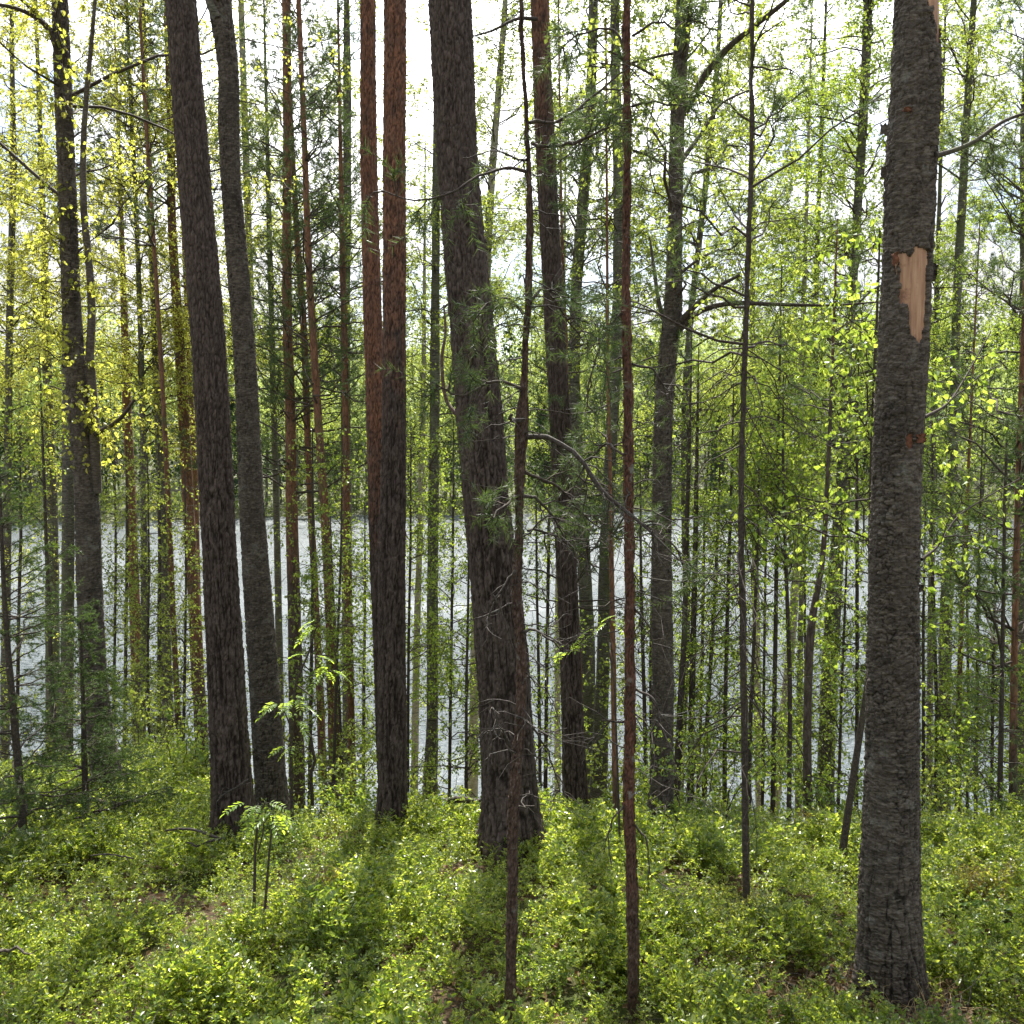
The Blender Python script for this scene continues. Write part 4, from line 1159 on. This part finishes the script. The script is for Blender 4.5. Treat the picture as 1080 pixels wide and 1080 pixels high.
# low leafy bushes on the edge of the bank
for i, (lb, px, Y, h, w) in enumerate([
    ('leafy bush between the forked birch and the orange pine', 140, 9.6, 1.2, .55),
    ('green bush between the mottled birch and the stout left pine', 200, 9.0, 1.0, .5),
    ('low bush at the right foot of the crooked grey birch', 322, 8.0, .8, .4),
    ('bush left of the pine pair on the crest', 378, 7.8, .6, .4),
    ('bush at the left foot of the slim lone birch', 440, 8.2, .7, .4),
    ('green bush at the foot of the twin looking saplings', 752, 7.4, 1.1, .5),
    ('bush at the foot of the mossy grey trunk', 645, 7.8, .7, .4),
    ('bush at the foot of the leafy birch on the right', 862, 7.5, .7, .45),
    ('bush just right of the big right birch on the crest', 985, 7.6, .8, .45),
    ('bush at the right edge of the photo', 1045, 7.8, 1.1, .6)]):
    g = at(px, 700, Y)
    gz = float(ground_z(g[0], g[1]))
    o = empty('leafy_bush', (g[0], g[1], gz), lb, 'bush', 'leafy bushes along the crest')
    rng = np.random.default_rng(700 + i)
    mb = MB()
    ns = 9
    a = rng.uniform(0, 6.283, ns)
    d = unit(np.stack([np.cos(a) * .35, np.sin(a) * .35, np.ones(ns)], 1) + rng.normal(size=(ns, 3)) * .1)
    p0 = np.tile([g[0], g[1], gz - .03], (ns, 1)) + rng.normal(size=(ns, 3)) * [w * .3, w * .3, 0]
    P = shoot_paths(rng, p0, d, h * rng.uniform(.6, 1.1, ns), 6, .1, .04)
    for k in range(ns):
        st = MB()
        tubes(st, P[k:k + 1], np.linspace(.006, .002, 6)[None], 5, 0)
        st.build('stem', M['sapling_bark'], o, None, (g[0], g[1], gz))
    mb = MB()
    T1, _ = grow(rng, P, 9, .25, 1., .15, .4, .6, .1, 4, .15, .06)
    tubes(mb, T1, np.tile(np.linspace(.002, .001, 4), (len(T1), 1)), 3, 0)
    leafy(mb, rng, T1, 11, .036)
    mb.build('foliage', [M['twig'], M['fresh_leaf' if i % 2 else 'birch_leaf']], o, None, (g[0], g[1], gz))

# ---- spruces
t, rows, b = start('spruce_sapling', 'dark spruce sapling with drooping flat branches at the left edge', 'spruce', None,
                   [(0, 520, 3), (3, 600, 4.5), (8, 680, 6), (15, 760, 7.5), (21, 830, 8.5), (25, 885, 9.5)], 6.4, zpx(500, 6.4) + .25)
R = trunk_mesh(t, rows, b, 14, 90, M['sapling_bark'], 95, 'far')
spruce_crown(t, R, b, 601, b[2] + .35, rows[-1, 2] - .03, .15, .98, 5, 6.4, live=.8)
t, rows, b = start('spruce_sapling', 'bushy spruce sapling low beside the foot of the forked birch', 'spruce', None,
                   [(86, 690, 3), (88, 760, 5), (90, 840, 7)], 7.0, zpx(680, 7.0) + .2)
R = trunk_mesh(t, rows, b, 12, 60, M['sapling_bark'], 96, 'far')
spruce_crown(t, R, b, 607, b[2] + .2, rows[-1, 2] - .03, .12, .75, 6, 7., dens=1.1)
t, rows, b = start('spruce_sapling', 'thin spruce with sparse green branches near the right edge', 'spruce', None,
                   [(1060, 520, 3), (1058, 640, 4), (1056, 760, 5), (1054, 860, 6)], 7.6, zpx(470, 7.6) + .2)
R = trunk_mesh(t, rows, b, 12, 90, M['sapling_bark'], 97, 'far')
spruce_crown(t, R, b, 611, b[2] + .4, rows[-1, 2] - .03, .24, .62, 4, 8.5, live=.8)


# ---- rowans
def rowan_leaf(mb, rng, pos, d, L, mat=1):
    """one feathered leaf: stalk with pairs of leaflets"""
    d = unit(d)
    side = unit(np.cross(d, [0, 0, 1.0]) + rng.normal(size=3) * .15)
    nrm = np.cross(side, d)
    t = np.linspace(0, 1, 6)[:, None]
    P = pos + d * L * t + np.array([0, 0, -.4 * L]) * t ** 2
    tubes(mb, P[None], np.linspace(.0012, .0006, 6)[None], 3, 0)
    pp, dd, ll = [], [], []
    for k in range(6):
        s = .3 + .62 * k / 5
        q, T = along(P[None], np.array([0]), np.array([s]))
        for sg in (-1, 1):
            pp.append(q[0])
            dd.append(T[0] * .55 + side * sg * .85 + nrm * .1 + rng.normal(size=3) * .08)
            ll.append(L * .33 * (1 - .25 * abs(k - 2.5) / 2.5))
    pp.append(P[-1])
    dd.append(P[-1] - P[-2])
    ll.append(L * .3)
    ll = np.array(ll)
    leaves(mb, np.array(pp), np.array(dd), np.tile(nrm, (len(pp), 1)) + rng.normal(size=(len(pp), 3)) * .2, ll, ll * .42, mat, True, .12)


def rowan(label, stems, Y, clusters, seed, L=.13):
    """stems: lists of pixel points; clusters: (px, py, leaves, dY)"""
    rng = np.random.default_rng(seed)
    g = at(stems[0][0][0], stems[0][0][1], Y)
    gz = float(ground_z(g[0], g[1]))
    base = np.array([g[0], g[1], gz])
    o = empty('rowan_sapling', base, label, 'rowan', 'rowan saplings in the undergrowth')
    for st in stems:
        pts = [at(x, y, Y) for x, y, w in st]
        rad = [w * .5 * Y / FPX for _, _, w in st]
        if st is stems[0] or abs(st[0][1] - stems[0][0][1]) < 30:
            pts = [np.array([pts[0][0], pts[0][1], float(ground_z(pts[0][0], pts[0][1])) - .03])] + pts
            rad = [rad[0]] + rad
        mb = MB()
        tubes(mb, np.array(pts)[None], np.array(rad)[None], 7, 0)
        so = mb.build('stem', M['sapling_bark'], o, None, base)
    for px, py, n, dy in clusters:
        mb = MB()
        q = at(px, py, Y + dy)
        for k in range(n):
            a = rng.uniform(0, 6.283)
            rowan_leaf(mb, rng, q + rng.normal(size=3) * .012, np.array([math.cos(a), math.sin(a) * .8, rng.uniform(-.7, .35)]), L * rng.uniform(.75, 1.2))
        mb.build('leaf_cluster', [M['twig'], M['rowan_leaf']], so, None, base)


rowan('two stemmed rowan sapling with bright top leaves in the bilberries before the stout left pine',
      [[(268, 975, 4), (269, 900, 3.2), (272, 862, 2.4), (280, 846, 1.6)], [(279, 965, 3.4), (284, 900, 2.6), (288, 862, 2)], [(272, 900, 2), (277, 880, 1.8), (280, 856, 1)]], 4.64,
      [(278, 848, 3, -.05), (288, 858, 4, 0), (264, 842, 2, -.05), (298, 860, 2, 0)], 41, .12)
rowan('tall rowan sapling with bright leaf clusters between the crooked birch and the rust brown pine',
      [[(308, 850, 4), (307, 780, 3.2), (312, 720, 2.6), (325, 690, 2), (334, 660, 1.4)], [(308, 770, 2), (300, 750, 1.6), (294, 745, 1)], [(312, 722, 2), (330, 735, 1.4), (342, 712, 1)]], 6.9,
      [(335, 658, 4, 0), (330, 690, 3, 0), (345, 708, 5, -.1), (297, 742, 5, -.1), (316, 738, 5, 0), (314, 757, 3, 0), (310, 786, 3, 0), (270, 791, 1, -.1)], 43, .14)
rowan('small rowan sapling with its few leaves in front of the dark pine with reddish top',
      [[(654, 900, 3), (651, 800, 2.4), (648, 720, 2), (640, 672, 1.5), (618, 668, 1)], [(648, 700, 1.6), (640, 655, 1)]], 5.9,
      [(606, 677, 2, 0), (618, 672, 2, 0), (628, 664, 2, 0), (642, 655, 3, 0), (655, 650, 1, 0), (598, 690, 1, 0)], 47, .13)


# ---- fallen wood
def stick(label, pts, Y, seed, twigs=2, mat='dead_twig', lift=.0, name='fallen_branch'):
    rng = np.random.default_rng(seed)
    q = [at(x, y, yy) for (x, y, w), yy in zip(pts, Y)]
    if max(p[1] for p in pts) - min(p[1] for p in pts) < 40:
        for k, p in enumerate(q):
            p[2] = float(ground_z(p[0], p[1])) + lift + .02 * (k % 2)
    g = q[0]
    base = np.array([g[0], g[1], float(ground_z(g[0], g[1]))])
    mb = MB()
    P = np.array(q)
    k = np.linspace(0, len(P) - 1, 12)
    P2 = np.stack([np.interp(k, np.arange(len(P)), P[:, c]) for c in range(3)], 1) + rng.normal(size=(12, 3)) * .004
    r = np.interp(k, np.arange(len(P)), [w * .5 * yy / FPX for (x, y, w), yy in zip(pts, Y)])
    tubes(mb, P2[None], r[None], 8, 0)
    if twigs:
        T1, _ = grow(rng, P2[None], twigs, .3, .9, .1, .3, .6, .1, 5, .1, .06)
        tubes(mb, T1, np.tile(np.linspace(.003, .001, 5), (len(T1), 1)), 4, 0)
    o = mb.build(name, M[mat], None, None, base)
    return tag(o, label, 'fallen branch', 'fallen branches on the ground')


stick('dark fallen bough lying left of the stout pine under the spruce', [(66, 829, 5), (95, 833, 6), (120, 840, 6), (146, 843, 5)], [7.5, 7.5, 7.4, 7.4], 1, 3, lift=.2)
stick('pale curved dead branch on the bilberries left of the stout pine', [(175, 879, 2.5), (205, 879, 3), (226, 888, 3.4), (236, 896, 3), (210, 898, 2.4), (195, 902, 1.5)], [6.5, 6.4, 6.3, 6.2, 6.1, 6.1], 2, 3, lift=.2)
stick('thin bent dead stick on the bilberries below the spruce', [(95, 906, 1.6), (115, 901, 2), (130, 902, 2), (141, 905, 1.4)], [5.9, 5.9, 5.9, 5.8], 3, 1, lift=.2)
stick('crooked black dead stick standing by the crooked grey birch', [(330, 850, 4), (328, 815, 3.5), (332, 800, 3.5), (327, 775, 3.5), (321, 768, 3)], [7.6, 7.6, 7.6, 7.6, 7.6], 4, 4, 'sapling_bark')
stick('rotting log lying on the crest right of the lone slim birch', [(470, 826, 7), (485, 824, 8), (506, 826, 6)], [7.0, 7.0, 6.95], 5, 0, 'sapling_bark', name='fallen_log', lift=.24)
stick('dark dead stick at the lower left edge of the photo', [(-4, 990, 4), (18, 995, 3), (40, 993, 2)], [4.3, 4.3, 4.2], 6, 1, 'sapling_bark', lift=.17)


# ------------------------------------------------------------------ ground cover
def cover():
    rng = np.random.default_rng(99)

    def sprig(rich):
        mb_s, lp = [], []
        wood, leavesP = MB(), MB()
        ns = 1
        for _ in range(ns):
            h = rng.uniform(.11, .19)
            d = unit(np.array([[rng.normal() * .3, rng.normal() * .3, 1.0]]))
            P = shoot_paths(rng, rng.normal(size=(1, 3)) * [.02, .02, 0], d, np.array([h]), 5, .0, .07)
            tubes(wood, P, np.linspace(.0016, .001, 5)[None], 3, 0)
            T1, _ = grow(rng, P, rng.integers(6, 10), .3, 1., .05, .105, .66, .35, 4, .05, .07)
            tubes(wood, T1, np.tile(np.linspace(.001, .0006, 4), (len(T1), 1)), 3, 0)
            A = np.concatenate([T1])
            per = 9
            idx = np.repeat(np.arange(len(A)), per)
            s = np.tile(np.linspace(.1, 1, per), len(A)) + rng.normal(size=len(idx)) * .03
            pos, T = along(A, idx, np.clip(s, 0, 1))
            sd = unit(np.cross(T, np.array([0, 0, 1.0]))) * np.where(np.arange(len(idx)) % 2, 1, -1)[:, None]
            dd = unit(T * .6 + sd * .8 + rng.normal(size=(len(idx), 3)) * .25 + [0, 0, .2])
            nn = unit(np.array([0, 0, 1.0]) + rng.normal(size=(len(idx), 3)) * .45)
            L = rng.uniform(.012, .021, len(idx))
            leaves(leavesP, pos, dd, nn, L, L * .66, 0, rich, .15)
        cat = lambda m: (np.concatenate(m.v), np.concatenate([f for f, _, _ in m.f]))
        return cat(wood), cat(leavesP)

    T_rich = [sprig(True) for _ in range(14)]
    T_far = [sprig(False) for _ in range(12)]
    # where the sprigs grow
    n = 64000
    x = rng.uniform(-8.5, 8.5, n)
    y = rng.uniform(1.6, 11.5, n)
    keep = np.abs(x) < .62 * y + .9
    keep &= y < 8.0 + 2.4 * sstep(-1.4, -3.6, x)
    dens = .75 + .4 * fbm(x * 1.1, y * 1.1, 0, 44, 3) + .5 * vnoise(x * 3.6, y * 3.6, 0, 45)
    keep &= rng.random(n) < np.clip(dens, .5, 1) * np.where(y < 5, 1., .9)
    # bare litter round the foot of the big birch
    bx = at(940, 1000, 4.05)
    keep &= ((x - bx[0]) ** 2 + (y - bx[1] + .1) ** 2) > .05 + .06 * rng.random(n)
    x, y = x[keep], y[keep]
    n = len(x)
    z = ground_z(x, y)
    hgt = np.clip(1.0 + .3 * fbm(x * 1.1 + 3, y * 1.1, 0, 61, 2) + .5 * vnoise(x * 3.6, y * 3.6, 0, 45), .4, 2)
    mb = MB()
    which = rng.integers(0, 1000, n)
    for rich, tm, sel in ((True, T_rich, y < 4.9), (False, T_far, y >= 4.9)):
        for k, (wd, lf) in enumerate(tm):
            ii = np.where(sel & (which % len(tm) == k))[0]
            if len(ii) == 0:
                continue
            m = len(ii)
            a = rng.uniform(0, 6.283, m)
            sc = hgt[ii] * rng.uniform(.72, 1.2, m)
            tx, ty = rng.normal(size=m) * .2, rng.normal(size=m) * .2
            ca, sa = np.cos(a), np.sin(a)
            for (V, F), mt in ((wd, 0), (lf, 1)):
                if mt == 0 and not rich and k % 3:
                    continue
                X = (V[None, :, 0] * ca[:, None] - V[None, :, 1] * sa[:, None])
                Yv = (V[None, :, 0] * sa[:, None] + V[None, :, 1] * ca[:, None])
                Z = np.repeat(V[None, :, 2], m, 0)
                X = X + Z * tx[:, None]
                Yv = Yv + Z * ty[:, None]
                W = np.stack([X * sc[:, None] + x[ii, None], Yv * sc[:, None] + y[ii, None], Z * sc[:, None] + z[ii, None] - .01], -1)
                FF = (F[None] + (np.arange(m) * len(V))[:, None, None]).reshape(-1, F.shape[1])
                mb.add(W.reshape(-1, 3), FF, mt, mt == 0)
    print('bilberry sprigs', n, 'verts', mb.n)
    o = mb.build('bilberry_cover', [M['bilberry_stem'], M['bilberry_leaf']])
    tag(o, 'low yellow green bilberry bushes covering the forest floor', 'ground cover', kind='stuff')
    # dead leaves and twigs between them
    mb = MB()
    n = 9000
    x = np.concatenate([rng.uniform(-5, 5, n), bx[0] + rng.normal(size=1600) * .28])
    y = np.concatenate([rng.uniform(1.8, 7.5, n), bx[1] - .1 + rng.normal(size=1600) * .25])
    n = len(x)
    z = ground_z(x, y) + rng.uniform(.004, .03, n)
    l = rng.uniform(.02, .055, n)
    d = rvec(rng, n) * [1, 1, .25]
    leaves(mb, np.stack([x, y, z], 1), d, rvec(rng, n) * .5 + [0, 0, 1], l, l * .7, 1, True, .3)
    n = 1400
    x = np.concatenate([rng.uniform(-5, 5, n), bx[0] + rng.normal(size=160) * .3])
    y = np.concatenate([rng.uniform(1.8, 7.5, n), bx[1] - .15 + rng.normal(size=160) * .25])
    n = len(x)
    p0 = np.stack([x, y, ground_z(x, y) + .015], 1)
    P = shoot_paths(rng, p0, unit(rvec(rng, n) * [1, 1, .3] + [0, 0, .12]), rng.uniform(.08, .35, n), 5, .1, .08)
    tubes(mb, P, np.tile(np.linspace(.0028, .0012, 5), (n, 1)), 4, 0)
    o = mb.build('leaf_litter', [M['dead_twig'], M['dry_leaf']])
    tag(o, 'brown dead leaves and twigs between the bilberries', 'litter', kind='stuff')
    # dry grass at the foot of the birch
    mb = MB()
    n = 150
    cx = rng.choice([bx[0] - .05, bx[0] + .12, bx[0] - .45], n)
    p0 = np.stack([cx + rng.normal(size=n) * .1, bx[1] - .22 + rng.normal(size=n) * .1, np.zeros(n)], 1)
    p0[:, 2] = ground_z(p0[:, 0], p0[:, 1])
    d = unit(rng.normal(size=(n, 3)) * [.5, .5, 0] + [0, 0, .8])
    P = shoot_paths(rng, p0, d, rng.uniform(.15, .4, n), 7, .45, .02)
    tubes(mb, P, np.tile(np.linspace(.0014, .0005, 7), (n, 1)), 3, 0)
    o = mb.build('dry_grass', M['dry_straw'])
    tag(o, 'straw coloured dry grass at the foot of the big right birch', 'grass', kind='stuff')


cover()

# ---- pale green ferns in the bilberries at the right
for i, (lb, px, py, Y, n) in enumerate([('pale green fern in the bilberries right of the big right birch', 1010, 930, 5.3, 7),
                                        ('pale feathery fern at the right edge of the bilberries', 1058, 950, 5.0, 6)]):
    rng = np.random.default_rng(800 + i)
    g = at(px, py, Y)
    gz = float(ground_z(g[0], g[1]))
    mb = MB()
    for k in range(n):
        a = 6.283 * k / n + rng.uniform(-.3, .3)
        d = unit(np.array([math.cos(a), math.sin(a), 1.1]))
        P = shoot_paths(rng, np.array([[g[0], g[1], gz]]), d[None], np.array([rng.uniform(.34, .46)]), 9, .75, .01)
        tubes(mb, P, np.linspace(.002, .0007, 9)[None], 4, 0)
        m = 26
        s = np.repeat(np.linspace(.3, .99, m), 2)
        pos, T = along(P, np.zeros(2 * m, int), s)
        sd = unit(np.cross(T, [0, 0, 1.0])) * np.tile([1, -1], m)[:, None]
        L = .085 * (1.12 - s) ** .8 + .006
        leaves(mb, pos, T * .35 + sd, np.tile([0, 0, 1.0], (2 * m, 1)) + rng.normal(size=(2 * m, 3)) * .2, L, L * .28 + .004, 1, True, .1)
    o = mb.build('fern', [M['bilberry_stem'], M['fresh_leaf']], None, None, (g[0], g[1], gz))
    tag(o, lb, 'fern', 'ferns among the bilberries')

# ------------------------------------------------------------------ sky, sun, camera
sd = Vector((math.sin(SUN_AZ) * math.cos(SUN_EL), math.cos(SUN_AZ) * math.cos(SUN_EL), math.sin(SUN_EL)))
w = bpy.data.worlds.new('World')
scene.world = w
w.use_nodes = True
t = w.node_tree
t.nodes.clear()
sky = N(t, 'ShaderNodeTexSky', sky_type='NISHITA', sun_disc=False, sun_elevation=SUN_EL, sun_rotation=SUN_AZ, air_density=1.0, dust_density=1.2)
tc = N(t, 'ShaderNodeTexCoord')
mp = N(t, 'ShaderNodeMapping', {'Vector': tc.outputs['Generated'], 'Scale': (1.6, 1.6, 3.2)})
nz = N(t, 'ShaderNodeTexNoise', {'Vector': mp.outputs[0], 'Scale': 1.7, 'Detail': 7.0, 'Roughness': .58})
mk = N(t, 'ShaderNodeMapRange', {'Value': nz.outputs['Fac'], 'From Min': .36, 'From Max': .48})
dt = N(t, 'ShaderNodeVectorMath', {0: tc.outputs['Generated'], 1: (-.036, .694, .719)}, operation='DOT_PRODUCT')
dc = N(t, 'ShaderNodeMath', {0: dt.outputs['Value'], 1: 0.0}, operation='MAXIMUM')
dp = N(t, 'ShaderNodeMath', {0: dc.outputs[0], 1: 12.0}, operation='POWER')
br = N(t, 'ShaderNodeMath', {0: dp.outputs[0], 1: 66.0, 2: 4.2}, operation='MULTIPLY_ADD')
cb = N(t, 'ShaderNodeCombineColor', {0: br.outputs[0], 1: br.outputs[0], 2: br.outputs[0]})
cl = mixc(t, 1.0, ramp(t, nz.outputs['Fac'], [(.34, (.72, .80, .93)), (.58, (1, 1, 1))]), cb.outputs[0], 'MULTIPLY')
mx = mixc(t, mk.outputs['Result'], sky.outputs['Color'], cl)
bg = N(t, 'ShaderNodeBackground', {'Color': mx, 'Strength': .1})
N(t, 'ShaderNodeOutputWorld', {'Surface': bg.outputs[0]})

ld = bpy.data.lights.new('sun', 'SUN')
ld.energy = 5.0
ld.angle = math.radians(.53)
ld.color = (1, .955, .88)
lo = bpy.data.objects.new('sun', ld)
C.objects.link(lo)
lo.rotation_euler = (-sd).to_track_quat('-Z', 'Y').to_euler()
lo.location = sd * 60

cd = bpy.data.cameras.new('camera')
cd.sensor_width = 36
cd.sensor_height = 36
cd.sensor_fit = 'HORIZONTAL'
cd.lens = 36 * FPX / 1080
cd.clip_start = .05
cd.clip_end = 3000
co = bpy.data.objects.new('camera', cd)
C.objects.link(co)
co.location = CAM
co.rotation_euler = (math.pi / 2 - PITCH, 0, 0)
scene.camera = co

scene.view_settings.view_transform = 'Standard'
scene.view_settings.look = 'None'
scene.view_settings.exposure = 1.25
scene.view_settings.gamma = 1
cy = scene.cycles
cy.max_bounces = 6
cy.diffuse_bounces = 3
cy.glossy_bounces = 2
cy.transmission_bounces = 4
cy.caustics_reflective = False
cy.caustics_refractive = False
cy.sample_clamp_indirect = 4
cy.use_denoising = True
